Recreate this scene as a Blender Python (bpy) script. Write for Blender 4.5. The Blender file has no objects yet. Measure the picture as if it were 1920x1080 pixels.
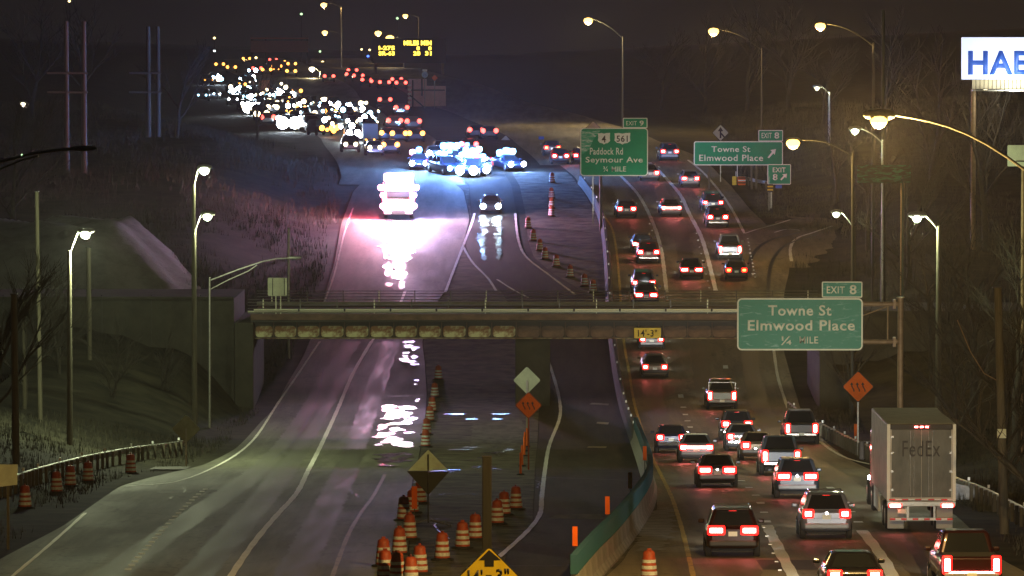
import bpy, bmesh, math, random
from mathutils import Vector, Matrix
random.seed(7)
R = math.radians
sc = bpy.context.scene
COL = sc.collection

# ------------------------------------------------------------------ camera
F = 10000.0                      # focal length in pixels of the 1920 wide photograph (a long telephoto)
HOR = 100.0                      # row of the true horizon
CAMZ = 22.9
PIT = math.atan((540 - HOR) / F)
cam_d = bpy.data.cameras.new('camera'); cam = bpy.data.objects.new('camera', cam_d); COL.objects.link(cam)
cam_d.sensor_width = 36; cam_d.lens = F * 36 / 1920
cam_d.clip_start = 1; cam_d.clip_end = 9000
cam.location = (0, 0, CAMZ); cam.rotation_euler = (math.pi / 2 - PIT, 0, 0)
sc.camera = cam
# ------------------------------------------------------------------ night sky, lit a little by the city
W = bpy.data.worlds.new('World'); sc.world = W; W.use_nodes = True
nt = W.node_tree; bg = nt.nodes['Background']
tc = nt.nodes.new('ShaderNodeTexCoord'); sx = nt.nodes.new('ShaderNodeSeparateXYZ')
rp = nt.nodes.new('ShaderNodeValToRGB'); nt.links.new(tc.outputs['Generated'], sx.inputs[0])
nt.links.new(sx.outputs['Z'], rp.inputs[0]); nt.links.new(rp.outputs[0], bg.inputs[0])
rp.color_ramp.elements[0].position = 0.0; rp.color_ramp.elements[0].color = (.0205, .0175, .0180, 1)
rp.color_ramp.elements[1].position = 0.5; rp.color_ramp.elements[1].color = (.0150, .0135, .0150, 1)
bg.inputs[1].default_value = 0.33
sc.view_settings.view_transform = 'Standard'; sc.view_settings.look = 'None'
sc.view_settings.exposure = 0.0; sc.view_settings.gamma = 1; sc.view_settings.use_curve_mapping = False
sc.cycles.use_denoising = True
sc.cycles.max_bounces = 5; sc.cycles.diffuse_bounces = 2; sc.cycles.glossy_bounces = 2
sc.cycles.transmission_bounces = 4; sc.cycles.volume_bounces = 0
sc.cycles.sample_clamp_indirect = 3.0; sc.cycles.sample_clamp_direct = 0
sc.cycles.use_light_tree = True
HAZE = 0.00017

# ------------------------------------------------------------------ geometry of the valley
# (distance, metres the road lies below the camera)
PROF = [(20, 13.5), (100, 15.5), (150, 16.6), (175, 17.19), (200, 18.0), (240, 19.5), (252, 20.0), (280, 21.3), (312, 22.35), (345, 22.9),
        (360, 22.1), (378, 20.75), (407, 18.1), (447, 15.2), (495, 11.9), (518, 10.4), (600, 8.2), (714, 6.7), (830, 4.4),
        (1000, 2.7), (1300, 1.6), (2000, 1.0), (4500, 0.6)]
def _pchip(tab):
    n = len(tab); h = [tab[i+1][0]-tab[i][0] for i in range(n-1)]
    d = [(tab[i+1][1]-tab[i][1])/h[i] for i in range(n-1)]
    m = [d[0]]
    for i in range(1, n-1):
        if d[i-1]*d[i] <= 0: m.append(0)
        else:
            w1 = 2*h[i]+h[i-1]; w2 = h[i]+2*h[i-1]
            m.append((w1+w2)/(w1/d[i-1]+w2/d[i]))
    m.append(d[-1])
    def f(x):
        if x <= tab[0][0]: return tab[0][1]
        if x >= tab[-1][0]: return tab[-1][1]
        i = 0
        while x > tab[i+1][0]: i += 1
        t = (x-tab[i][0])/h[i]
        return ((2*t**3-3*t*t+1)*tab[i][1]+(t**3-2*t*t+t)*h[i]*m[i]+(-2*t**3+3*t*t)*tab[i+1][1]+(t**3-t*t)*h[i]*m[i+1])
    return f
_pf = _pchip(PROF)
KN = [20 + 2*i for i in range(0, 441)] + [900 + 20*i + 20 for i in range(0, 60)] + [2200+200*i for i in range(12)]
KZ = [CAMZ - _pf(y) for y in KN]
import bisect
def zg(y):
    if y <= KN[0]: return KZ[0]
    if y >= KN[-1]: return KZ[-1]
    i = bisect.bisect_right(KN, y) - 1
    t = (y-KN[i])/(KN[i+1]-KN[i]); return KZ[i]*(1-t)+KZ[i+1]*t
cp, sp = math.cos(PIT), math.sin(PIT)
def ray(px, py):
    u = (px-960)/F; v = (540-py)/F
    y = cp + v*sp; z = -sp + v*cp
    return u/y, z/y              # dx, dz per metre of Y
def at(px, py, Y):
    a, b = ray(px, py); return Vector((a*Y, Y, CAMZ + b*Y))
def hit(px, py, fn, y0=90, y1=2400):
    a, b = ray(px, py); Y = y0; prev = y0
    while Y < y1:
        if CAMZ + b*Y <= fn(a*Y, Y):
            lo, hi = prev, Y
            for _ in range(24):
                mid = (lo+hi)/2
                if CAMZ + b*mid <= fn(a*mid, mid): hi = mid
                else: lo = mid
            return Vector((a*hi, hi, fn(a*hi, hi)))
        prev = Y; Y += 1.0 if Y < 700 else 4.0
    return Vector((a*y1, y1, fn(a*y1, y1)))
def rp_(px, py): return hit(px, py, lambda x, y: zg(y))        # point on the road surface
def interp(tab, y):
    if y <= tab[0][0]: return tab[0][1]
    if y >= tab[-1][0]: return tab[-1][1]
    for i in range(len(tab)-1):
        if y <= tab[i+1][0]:
            t = (y-tab[i][0])/(tab[i+1][0]-tab[i][0]); t = t*t*(3-2*t)*.3+t*.7
            return tab[i][1]*(1-t)+tab[i+1][1]*t
def edge(pts):                                                  # pixel polyline -> X as a function of Y
    w = sorted([(p.y, p.x) for p in (rp_(*q) for q in pts)]); return w
LEFT_EDGE = edge([(-140,1110),(0,1050),(120,965),(215,905),(370,868),(430,840),(475,790),(520,730),(570,650),(600,560),(630,480),(645,410),(650,340),(600,290)])
RIGHT_EDGE = edge([(1990,1110),(1900,1050),(1800,960),(1690,905),(1600,862),(1530,800),(1500,740),(1480,660),(1480,560),(1476,500),(1472,462),(1500,420),(1420,385),(1380,340),(1340,300)])
LEFT_EDGE += [(600, -37.0), (720, -44.0), (900, -56), (1200, -70), (3000, -90)]
RIGHT_EDGE += [(600, 22.0), (800, 14.0), (1000, 6), (3000, 0)]
LEFT_EDGE = [(-1, LEFT_EDGE[0][1])] + [e for i, e in enumerate(LEFT_EDGE) if i == 0 or e[0] > LEFT_EDGE[i-1][0]]
RIGHT_EDGE = [(-1, RIGHT_EDGE[0][1])] + [e for i, e in enumerate(RIGHT_EDGE) if i == 0 or e[0] > RIGHT_EDGE[i-1][0]]
def sstep(t): t = max(0, min(1, t)); return t*t*(3-2*t)
def terr(x, y):
    z = zg(y) - .06
    dl = interp(LEFT_EDGE, y) - x - 1.2; dr = x - interp(RIGHT_EDGE, y) - 2.6
    if dl > 0: z += 2.2*sstep(dl/12) + max(0, dl-25)*.035*(1 if y > 420 else .5)
    if dr > 0: z += 1.6*sstep(dr/10) + max(0, dr-16)*.05
    if dl > 0 or dr > 0: z += .10*math.sin(x*.9+y*.13)*math.sin(y*.31+x*.2)*min(1, max(dl, dr)/3)
    return z
def gp(px, py): return hit(px, py, terr)

# ------------------------------------------------------------------ mesh building
class MB:
    def __init__(s): s.v = []; s.f = []; s.sm = []
    def add(s, vs, fs, smooth=False):
        o = len(s.v); s.v += [tuple(v) for v in vs]; s.f += [tuple(i+o for i in f) for f in fs]; s.sm += [smooth]*len(fs); return s
    def box(s, c, d, rz=0, rx=0, ry=0):
        M = Matrix.Translation(c) @ Matrix.Rotation(rz, 4, 'Z') @ Matrix.Rotation(ry, 4, 'Y') @ Matrix.Rotation(rx, 4, 'X')
        vs = [M @ Vector((x*d[0]/2, y*d[1]/2, z*d[2]/2)) for x in (-1, 1) for y in (-1, 1) for z in (-1, 1)]
        return s.add(vs, [(0,1,3,2),(4,6,7,5),(0,4,5,1),(2,3,7,6),(0,2,6,4),(1,5,7,3)])
    def cbox(s, c, d, b=.02, rz=0, rx=0, ry=0):                 # box with bevelled edges
        bm = bmesh.new(); bmesh.ops.create_cube(bm, size=1)
        for v in bm.verts: v.co = Vector((v.co.x*d[0], v.co.y*d[1], v.co.z*d[2]))
        bmesh.ops.bevel(bm, geom=bm.edges[:], offset=min(b, min(d)*.45), segments=2, affect='EDGES', profile=.5)
        M = Matrix.Translation(c) @ Matrix.Rotation(rz, 4, 'Z') @ Matrix.Rotation(ry, 4, 'Y') @ Matrix.Rotation(rx, 4, 'X')
        s.add([M @ v.co for v in bm.verts], [[v.index for v in f.verts] for f in bm.faces]); bm.free(); return s
    def tube(s, pts, r, n=8, caps=True, r2=None):
        pts = [Vector(p) for p in pts]; m = len(pts); vs = []; fs = []
        for i, p in enumerate(pts):
            t = (pts[min(i+1, m-1)]-pts[max(i-1, 0)]).normalized()
            a = Vector((0, 0, 1)) if abs(t.z) < .9 else Vector((0, 1, 0))
            u = t.cross(a).normalized(); w = u.cross(t).normalized()
            q = i/(m-1) if m > 1 else 0; rr = r if r2 is None else r*(1-q)+r2*q
            for k in range(n):
                an = 2*math.pi*k/n; vs.append(p+u*rr*math.cos(an)+w*rr*math.sin(an))
        for i in range(m-1):
            for k in range(n):
                a = i*n+k; b = i*n+(k+1) % n; fs.append((a, a+n, b+n, b))
        s.add(vs, fs, True)
        if caps: s.add(vs[:n], [tuple(range(n))]); s.add(vs[-n:], [tuple(reversed(range(n)))])
        return s
    def lathe(s, prof, c=(0,0,0), axis='Z', n=20, smooth=True):  # prof: (radius, height)
        vs = []; fs = []; c = Vector(c)
        for r, h in prof:
            for k in range(n):
                a = 2*math.pi*k/n
                if axis == 'Z': vs.append(c+Vector((r*math.cos(a), r*math.sin(a), h)))
                elif axis == 'X': vs.append(c+Vector((h, r*math.cos(a), r*math.sin(a))))
                else: vs.append(c+Vector((r*math.sin(a), h, r*math.cos(a))))
        m = len(prof)
        for i in range(m-1):
            for k in range(n):
                a = i*n+k; b = i*n+(k+1) % n; fs.append((a, b, b+n, a+n))
        s.add(vs, fs, smooth)
        s.add(vs[:n], [tuple(reversed(range(n)))]); s.add(vs[-n:], [tuple(range(n))]); return s
    def prism(s, poly, y0, y1):                                  # polygon in X,Z pushed from y0 to y1
        n = len(poly); vs = [(x, y0, z) for x, z in poly]+[(x, y1, z) for x, z in poly]
        fs = [tuple(range(n)), tuple(reversed(range(n, 2*n)))]+[(i, i+n, (i+1) % n+n, (i+1) % n) for i in range(n)]
        return s.add(vs, fs)
    def loft(s, rings, smooth=True, caps=True):
        n = len(rings[0]); vs = [p for r in rings for p in r]; fs = []
        for i in range(len(rings)-1):
            for k in range(n):
                a = i*n+k; b = i*n+(k+1) % n; fs.append((a, b, b+n, a+n))
        s.add(vs, fs, smooth)
        if caps: s.add(rings[0], [tuple(reversed(range(n)))]); s.add(rings[-1], [tuple(range(n))])
        return s
    def mesh(s, name, mat, off=(0,0,0)):
        me = bpy.data.meshes.new(name); ox, oy, oz = off
        me.from_pydata([(a-ox, b-oy, c-oz) for a, b, c in s.v], [], s.f)
        me.polygons.foreach_set('use_smooth', s.sm); 
        bm = bmesh.new(); bm.from_mesh(me); bmesh.ops.recalc_face_normals(bm, faces=bm.faces[:]); bm.to_mesh(me); bm.free()
        if mat: me.materials.append(mat)
        return me
    def build(s, name, mat, parent=None, off=None, loc=None):
        if off is None:
            r = parent
            while r is not None and r.parent is not None: r = r.parent
            off = tuple(r.location) if (r is not None and r.type == 'EMPTY' and not r.get('_local')) else (0,0,0)
        o = bpy.data.objects.new(name, s.mesh(name, mat, off)); COL.objects.link(o)
        if parent is not None: o.parent = parent
        if loc is not None: o.location = loc
        return o
def obj(name, me, parent=None, loc=(0,0,0)):
    o = bpy.data.objects.new(name, me); COL.objects.link(o); o.parent = parent; o.location = loc; return o
def tag(o, label=None, cat=None, group=None, kind=None):
    if label: o['label'] = label
    if cat: o['category'] = cat
    if group: o['group'] = group
    if kind: o['kind'] = kind
    return o
def thing(name, label, cat, loc, group=None, rz=0, rx=0, local=False):
    e = bpy.data.objects.new(name, None); COL.objects.link(e); e.location = loc; e.empty_display_size = .3
    e.rotation_mode = 'XYZ'; e.rotation_euler = (rx, 0, rz)
    if local: e['_local'] = 1
    return tag(e, label, cat, group)
def rrect(x0, z0, x1, z1, r, n=5):
    out = []
    for cx, cz, a0 in ((x1-r, z1-r, 0), (x0+r, z1-r, 90), (x0+r, z0+r, 180), (x1-r, z0+r, 270)):
        for k in range(n+1):
            a = R(a0+90*k/n); out.append((cx+r*math.cos(a), cz+r*math.sin(a)))
    return out
def diamond(cx, cz, h, r):
    d = h; out = []
    for k, (dx, dz) in enumerate(((0, 1), (-1, 0), (0, -1), (1, 0))):
        a0 = R(45+90*k); px = cx+dx*(d-r*1.414); pz = cz+dz*(d-r*1.414)
        for j in range(5):
            a = a0+R(90)*j/4; out.append((px+r*math.cos(a), pz+r*math.sin(a)))
    return out

# ------------------------------------------------------------------ materials
def mat(name, col, rough=.6, metal=0, emit=None, es=0, coat=0, spec=.5, var=0, vs=3, vstr=(1,1,1), bump=0, bs=20, col2=None, rv=0, samp=None, cr=(.35,.65)):
    m = bpy.data.materials.new(name); m.use_nodes = True; nt = m.node_tree; b = nt.nodes['Principled BSDF']
    b.inputs['Base Color'].default_value = (*col, 1); b.inputs['Roughness'].default_value = rough
    b.inputs['Metallic'].default_value = metal; b.inputs['Coat Weight'].default_value = coat
    b.inputs['Specular IOR Level'].default_value = spec
    if emit: b.inputs['Emission Color'].default_value = (*emit, 1); b.inputs['Emission Strength'].default_value = es
    if var or col2 or bump or rv:
        t = nt.nodes.new('ShaderNodeTexCoord'); mp = nt.nodes.new('ShaderNodeMapping'); mp.inputs['Scale'].default_value = vstr
        nt.links.new(t.outputs['Object'], mp.inputs[0])
        n = nt.nodes.new('ShaderNodeTexNoise'); n.inputs['Scale'].default_value = vs; n.inputs['Detail'].default_value = 6; n.inputs['Roughness'].default_value = .65
        nt.links.new(mp.outputs[0], n.inputs['Vector'])
        r = nt.nodes.new('ShaderNodeValToRGB'); nt.links.new(n.outputs[0], r.inputs[0])
        r.color_ramp.elements[0].position = cr[0]; r.color_ramp.elements[1].position = cr[1]
        c2 = col2 or tuple(c*(1-var) for c in col); c1 = col if col2 else tuple(min(1, c*(1+var)) for c in col)
        r.color_ramp.elements[0].color = (*c2, 1); r.color_ramp.elements[1].color = (*c1, 1)
        nt.links.new(r.outputs[0], b.inputs['Base Color'])
        if rv:
            mr = nt.nodes.new('ShaderNodeMapRange'); nt.links.new(n.outputs[0], mr.inputs[0])
            mr.inputs[1].default_value = .3; mr.inputs[2].default_value = .7; mr.inputs[3].default_value = rough-rv; mr.inputs[4].default_value = rough+rv
            nt.links.new(mr.outputs[0], b.inputs['Roughness'])
        if bump:
            n2 = nt.nodes.new('ShaderNodeTexNoise'); n2.inputs['Scale'].default_value = bs; nt.links.new(mp.outputs[0], n2.inputs['Vector'])
            bp = nt.nodes.new('ShaderNodeBump'); bp.inputs['Strength'].default_value = bump; bp.inputs['Distance'].default_value = .03
            nt.links.new(n2.outputs[0], bp.inputs['Height']); nt.links.new(bp.outputs[0], b.inputs['Normal'])
    if samp: m.cycles.emission_sampling = samp
    return m
def roadmat(name, c1, c2, wet=.5, seed=0, base_r=.75, spec=.35):
    """worn paving: broad patches, streaks along the lanes, fine aggregate, damp areas with lower roughness"""
    m = bpy.data.materials.new(name); m.use_nodes = True; nt = m.node_tree; N = nt.nodes.new; L = nt.links.new; b = nt.nodes['Principled BSDF']
    b.inputs['Specular IOR Level'].default_value = spec
    t = N('ShaderNodeTexCoord')
    def noise(scale, vec, det=5, off=0):
        mp = N('ShaderNodeMapping'); mp.inputs['Scale'].default_value = vec; mp.inputs['Location'].default_value = (off, off*1.7, 0); L(t.outputs['Object'], mp.inputs[0])
        n = N('ShaderNodeTexNoise'); n.inputs['Scale'].default_value = scale; n.inputs['Detail'].default_value = det; n.inputs['Roughness'].default_value = .6
        L(mp.outputs[0], n.inputs['Vector']); return n
    n1 = noise(.35, (1, .12, 1), 6, seed); n2 = noise(1.3, (1, .03, 1), 4, seed+5); n3 = noise(14, (1, .5, 1), 3, seed); n4 = noise(.22, (1, .2, 1), 5, seed+11)
    a = N('ShaderNodeMath'); a.operation = 'ADD'; L(n1.outputs[0], a.inputs[0]); L(n2.outputs[0], a.inputs[1])
    a2 = N('ShaderNodeMath'); a2.operation = 'MULTIPLY_ADD'; L(n3.outputs[0], a2.inputs[0]); a2.inputs[1].default_value = .5; L(a.outputs[0], a2.inputs[2])
    r = N('ShaderNodeMapRange'); L(a2.outputs[0], r.inputs[0]); r.inputs[1].default_value = 1.08; r.inputs[2].default_value = 1.42
    mx = N('ShaderNodeMix'); mx.data_type = 'RGBA'; L(r.outputs[0], mx.inputs['Factor']); mx.inputs['A'].default_value = (*c2, 1); mx.inputs['B'].default_value = (*c1, 1)
    # thin dark cracks
    v = N('ShaderNodeTexVoronoi'); v.feature = 'DISTANCE_TO_EDGE'; v.inputs['Scale'].default_value = .11
    mpv = N('ShaderNodeMapping'); mpv.inputs['Scale'].default_value = (1.6, .8, 1)
    wp = N('ShaderNodeMix'); wp.data_type = 'RGBA'; wp.inputs['Factor'].default_value = .35; L(t.outputs['Object'], wp.inputs['A']); 
    L(t.outputs['Object'], mpv.inputs[0])
    ad = N('ShaderNodeVectorMath'); ad.operation = 'ADD'; L(mpv.outputs[0], ad.inputs[0])
    nn = noise(.6, (1, 1, 1), 3, 3); sc_ = N('ShaderNodeVectorMath'); sc_.operation = 'SCALE'; sc_.inputs['Scale'].default_value = 4.0; L(nn.outputs['Color'], sc_.inputs[0]); L(sc_.outputs[0], ad.inputs[1])
    L(ad.outputs[0], v.inputs['Vector'])
    cr = N('ShaderNodeMapRange'); L(v.outputs['Distance'], cr.inputs[0]); cr.inputs[1].default_value = .0; cr.inputs[2].default_value = .012; cr.inputs[3].default_value = .45; cr.inputs[4].default_value = 1
    mm = N('ShaderNodeMix'); mm.data_type = 'RGBA'; mm.blend_type = 'MULTIPLY'; mm.inputs['Factor'].default_value = 1; L(mx.outputs['Result'], mm.inputs['A']); L(cr.outputs[0], mm.inputs['B'])
    L(mm.outputs['Result'], b.inputs['Base Color'])
    w = N('ShaderNodeMapRange'); L(n4.outputs[0], w.inputs[0]); w.inputs[1].default_value = .38; w.inputs[2].default_value = .62; w.inputs[3].default_value = base_r; w.inputs[4].default_value = base_r-wet*.45
    L(w.outputs[0], b.inputs['Roughness'])
    bp = N('ShaderNodeBump'); bp.inputs['Strength'].default_value = .35; bp.inputs['Distance'].default_value = .02; L(n3.outputs[0], bp.inputs['Height']); L(bp.outputs[0], b.inputs['Normal'])
    return m
M = {}
M['road_left'] = roadmat('worn_concrete_paving', (.160,.165,.118), (.080,.083,.058), .35, 1, .80)
M['road_right'] = roadmat('dusty_asphalt_paving', (.235,.200,.130), (.120,.100,.066), .3, 9, .78, .25)
M['road_mid'] = roadmat('dark_asphalt_paving', (.060,.054,.040), (.028,.026,.020), .1, 21, .92, .12)
for k_, c_ in (('oil_left', (.080,.083,.058)), ('oil_right', (.100,.078,.047)), ('oil_mid', (.022,.020,.016))):
    M[k_] = mat('tyre_worn_paving_'+k_[4:], tuple(v*1.35 for v in c_), .6, vs=1.1, vstr=(1,.06,1), col2=tuple(v*.62 for v in c_), rv=.12, cr=(.36,.6))
M['patch'] = mat('asphalt_repair', (.050,.047,.040), .75, vs=5, col2=(.032,.030,.026), bump=.4, bs=20)
M['dirt'] = mat('muddy_ground', (.17,.16,.115), .92, spec=.15, var=.5, vs=.8, bump=.6, bs=6, col2=(.03,.028,.022))
M['ground'] = mat('dry_grass_ground', (.042,.040,.026), .95, spec=.1, vs=.45, bump=.8, bs=3, col2=(.010,.011,.008))
M['grass'] = mat('dry_grass_blades', (.11,.10,.055), .95, vs=2, col2=(.04,.042,.022))
M['puddle'] = mat('puddle_water', (.03,.03,.03), .17, spec=.8, bump=.05, bs=3)
M['wet'] = mat('wet_concrete', (.10,.10,.095), .42, spec=.6, vs=1.2, vstr=(1,.15,1), col2=(.06,.06,.06), rv=.08)
M['puddle_dull'] = mat('shallow_puddle_water', (.05,.05,.045), .26, spec=.6, bump=.2, bs=5)
M['snow'] = mat('dirty_snow', (.42,.44,.45), .8, vs=1.5, col2=(.18,.18,.18), bump=.5, bs=8)
M['line_w'] = mat('worn_white_paint', (.82,.82,.74), .6, vs=2.2, col2=(.42,.42,.36), cr=(.30,.46))
M['line_y'] = mat('worn_yellow_paint', (.58,.42,.08), .6, vs=2.2, col2=(.25,.18,.05), cr=(.34,.52))
M['line_y2'] = mat('faded_yellow_paint', (.26,.22,.08), .6, vs=2.2, col2=(.12,.11,.05), cr=(.34,.52))
M['line_fresh'] = mat('fresh_white_paint', (.88,.90,.88), .6, vs=4, col2=(.62,.64,.60), cr=(.25,.45))
M['tar'] = mat('tar_seam', (.018,.018,.018), .5)
M['conc'] = mat('grey_concrete', (.30,.29,.25), .8, vs=1.2, bump=.3, bs=8, col2=(.17,.165,.14))
M['pad'] = mat('muddy_concrete_pad', (.19,.19,.15), .95, spec=.1, vs=1.4, vstr=(1,.25,1), col2=(.08,.08,.06), cr=(.35,.6))
M['conc_dark'] = mat('dark_concrete', (.060,.060,.045), .85, vs=.6, bump=.4, bs=5, col2=(.030,.030,.024))  # plain dark mottled concrete tone
M['rust'] = mat('rusty_brown_steel', (.20,.13,.10), .8, vs=2.5, vstr=(.5,1,1), col2=(.09,.065,.055), bump=.3, bs=10)
M['girder'] = mat('peeling_pale_green_paint', (.60,.62,.38), .7, vs=1.1, vstr=(1,1,1.3), col2=(.24,.12,.06), bump=.3, bs=9, cr=(.46,.58))
M['flange'] = mat('rust_streaked_flange', (.38,.34,.20), .7, vs=1.6, col2=(.13,.06,.035), cr=(.42,.6))
M['rail'] = mat('weathered_aluminium_rail', (.80,.84,.66), .55, .0)
M['rail_dark'] = mat('dark_steel_rail', (.15,.15,.14), .5, .4)
M['galv'] = mat('galvanised_steel', (.42,.43,.40), .42, .75, vs=6, col2=(.30,.31,.29))
M['galv_rust'] = mat('tan_weathered_steel', (.34,.24,.13), .6, .3, vs=4, col2=(.22,.15,.08))
M['wood'] = mat('weathered_wood_pole', (.13,.12,.08), .9, vs=3, vstr=(6,6,.3), col2=(.07,.062,.045), bump=.4, bs=12)
M['dark'] = mat('blackened_steel', (.035,.035,.033), .6)
M['green'] = mat('sign_green', (.005,.34,.17), .6, spec=.2, vs=1.3, vstr=(.6,1,1), col2=(.006,.29,.15))
M['sign_w'] = mat('sign_white', (.90,.92,.68), .6, spec=.2)
M['sign_w2'] = mat('sign_white_cool', (.90,.93,.86), .6, spec=.2)
M['black'] = mat('sign_black', (.012,.012,.012), .6)
M['yellow'] = mat('sign_yellow', (.80,.58,.02), .5, vs=2, col2=(.62,.44,.02))
M['orange'] = mat('sign_orange', (.98,.17,.012), .6, spec=.2, vs=2, col2=(.85,.14,.01))
M['sign_back'] = mat('dull_aluminium_back', (.70,.76,.56), .6, .0, vs=1.5, col2=(.52,.56,.42))
M['b_orange'] = mat('barrel_orange_plastic', (.46,.072,.018), .6, vs=6, col2=(.26,.045,.015))
M['b_white'] = mat('barrel_white_sheeting', (.80,.85,.80), .5, vs=8, col2=(.50,.53,.50))
M['rubber'] = mat('black_rubber', (.02,.02,.02), .8)
M['teal'] = mat('teal_plastic', (.018,.095,.10), .6, vs=.25, col2=(.02,.07,.14))
M['glass'] = mat('dark_car_glass', (.012,.014,.016), .08, spec=.8)
M['plate'] = mat('licence_plate_white', (.75,.78,.68), .5)
M['chrome'] = mat('chrome_trim', (.6,.62,.62), .22, .9)
M['bumper_pale'] = mat('pale_grey_bumper', (.26,.29,.32), .4)
M['rim'] = mat('alloy_rim', (.35,.35,.36), .35, .8)
M['tail'] = mat('red_tail_lens', (.5,.01,.01), .3, emit=(1,.010,.008), es=5)
M['tailcore'] = mat('lit_brake_filament', (.8,.2,.2), .3, emit=(1,.20,.17), es=48)
M['tailfar'] = mat('lit_far_tail_lens', (.8,.2,.2), .3, emit=(1,.07,.05), es=8)
M['amber'] = mat('lit_amber_lens', (.8,.4,.1), .3, emit=(1,.35,.05), es=8)
M['head'] = mat('lit_headlamp', (.9,.9,.9), .2, emit=(.86,.94,1), es=60)
M['headblue'] = mat('lit_xenon_headlamp', (.9,.9,.9), .2, emit=(.6,.82,1), es=60)
M['headwarm'] = mat('lit_halogen_headlamp', (.9,.9,.9), .2, emit=(1,.80,.45), es=7)
M['hps'] = mat('lit_sodium_bowl', (.9,.8,.5), .3, emit=(1,.56,.11), es=6)
M['hpsfar'] = mat('lit_far_sodium_bowl', (.9,.8,.5), .3, emit=(1,.60,.16), es=5)
M['led'] = mat('lit_white_bowl', (.9,.9,.9), .3, emit=(.90,1,.70), es=8)
M['ledfar'] = mat('lit_far_white_bowl', (.9,.9,.9), .3, emit=(1,.86,.55), es=6)
M['marker'] = mat('white_reflector', (.9,.93,.9), .3)
M['dark_wood'] = mat('dark_treated_timber', (.022,.021,.015), .9, vs=3, vstr=(6,6,.3), col2=(.012,.011,.008))
M['pole_dim'] = mat('dark_galvanised_pole', (.07,.07,.055), .6, .2)

# ================================================================== GROUND AND ROADS
def knots(y0, y1):
    return sorted(set([y0] + [k for k in KN if y0 < k < y1] + [y1]))
def build_ground():
    xs = [-900, -600, -400, -300, -220, -160, -120, -95] + [-80+2.0*i for i in range(81)] + [95, 120, 160, 220, 300, 400, 600, 900]
    ys = [k for k in KN]
    b = MB(); n = len(xs)
    vs = [(x, y, terr(x, y)) for y in ys for x in xs]
    fs = [(j*n+i, j*n+i+1, (j+1)*n+i+1, (j+1)*n+i) for j in range(len(ys)-1) for i in range(n-1)]
    b.add(vs, fs, True)
    return tag(b.build('ground', M['ground']), kind='structure')
build_ground()
def strip(name, Lp, Rp, mt, dz=0.0, parent=None, kind='structure'):
    """a sheet of paving between two pixel outlines, following the road profile exactly"""
    L_ = edge(Lp); R_ = edge(Rp); y0 = max(L_[0][0], R_[0][0]); y1 = min(L_[-1][0], R_[-1][0])
    b = MB(); vs = []; rows = knots(y0, y1); nx = 5
    for y in rows:
        a, c = interp(L_, y), interp(R_, y)
        for i in range(nx): vs.append((a+(c-a)*i/(nx-1), y, zg(y)+dz))
    fs = [(j*nx+i, j*nx+i+1, (j+1)*nx+i+1, (j+1)*nx+i) for j in range(len(rows)-1) for i in range(nx-1)]
    b.add(vs, fs, True)
    o = b.build(name, mt, parent)
    if kind: tag(o, kind=kind)
    return o
def wstrip(name, fl, fr, y0, y1, mt, dz=0.0):
    b = MB(); rows = knots(y0, y1); nx = 5
    vs = [(fl(y)+(fr(y)-fl(y))*i/(nx-1), y, zg(y)+dz) for y in rows for i in range(nx)]
    fs = [(j*nx+i, j*nx+i+1, (j+1)*nx+i+1, (j+1)*nx+i) for j in range(len(rows)-1) for i in range(nx-1)]
    b.add(vs, fs, True); return tag(b.build(name, mt), kind='structure')
def smooth_pts(pts, step=6):
    out = []; n = len(pts)
    for i in range(n-1):
        p0 = pts[max(0, i-1)]; p1 = pts[i]; p2 = pts[i+1]; p3 = pts[min(n-1, i+2)]
        k = max(1, int(math.dist(p1, p2)/step))
        for j in range(k):
            t = j/k
            out.append(tuple(.5*((2*p1[a])+(-p0[a]+p2[a])*t+(2*p0[a]-5*p1[a]+4*p2[a]-p3[a])*t*t+(-p0[a]+3*p1[a]-3*p2[a]+p3[a])*t**3) for a in (0, 1)))
    out.append(pts[-1]); return out
def ribbon(name, pts, w, mt, dz=.012, dash=None, world=False, parent=None, kind='structure', group=None):
    """a painted line through pixel points, draped on the road; dash=(on,off) in metres"""
    W_ = [Vector((p[0], p[1], 0)) for p in pts] if world else [rp_(*p) for p in smooth_pts(pts)]
    P = []
    for i in range(len(W_)-1):
        a, c = W_[i], W_[i+1]; n = max(1, int(abs(c.y-a.y)/1.0)+int((c-a).length/2))
        for k in range(n): P.append(a.lerp(c, k/n))
    P.append(W_[-1])
    b = MB(); run = 0; segs = []; cur = []
    for i, p in enumerate(P):
        if i: run += (Vector((p.x, p.y))-Vector((P[i-1].x, P[i-1].y))).length
        on = dash is None or (run % (dash[0]+dash[1])) < dash[0]
        if on: cur.append(i)
        elif cur: segs.append(cur); cur = []
    if cur: segs.append(cur)
    for s in segs:
        if len(s) < 2: continue
        vs = []
        for i in s:
            t = (P[min(i+1, len(P)-1)]-P[max(0, i-1)]); t.z = 0; t.normalize(); nrm = Vector((-t.y, t.x, 0))
            ww = w/2*(1+.10*math.sin(i*1.7)+.06*math.sin(i*.6))
            for sgn in (1, -1):
                q = P[i]+nrm*ww*sgn; vs.append((q.x, q.y, zg(q.y)+dz))
        b.add(vs, [(2*k, 2*k+1, 2*k+3, 2*k+2) for k in range(len(s)-1)], False)
    o = b.build(name, mt, parent)
    if kind: tag(o, kind=kind)
    return o
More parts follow.
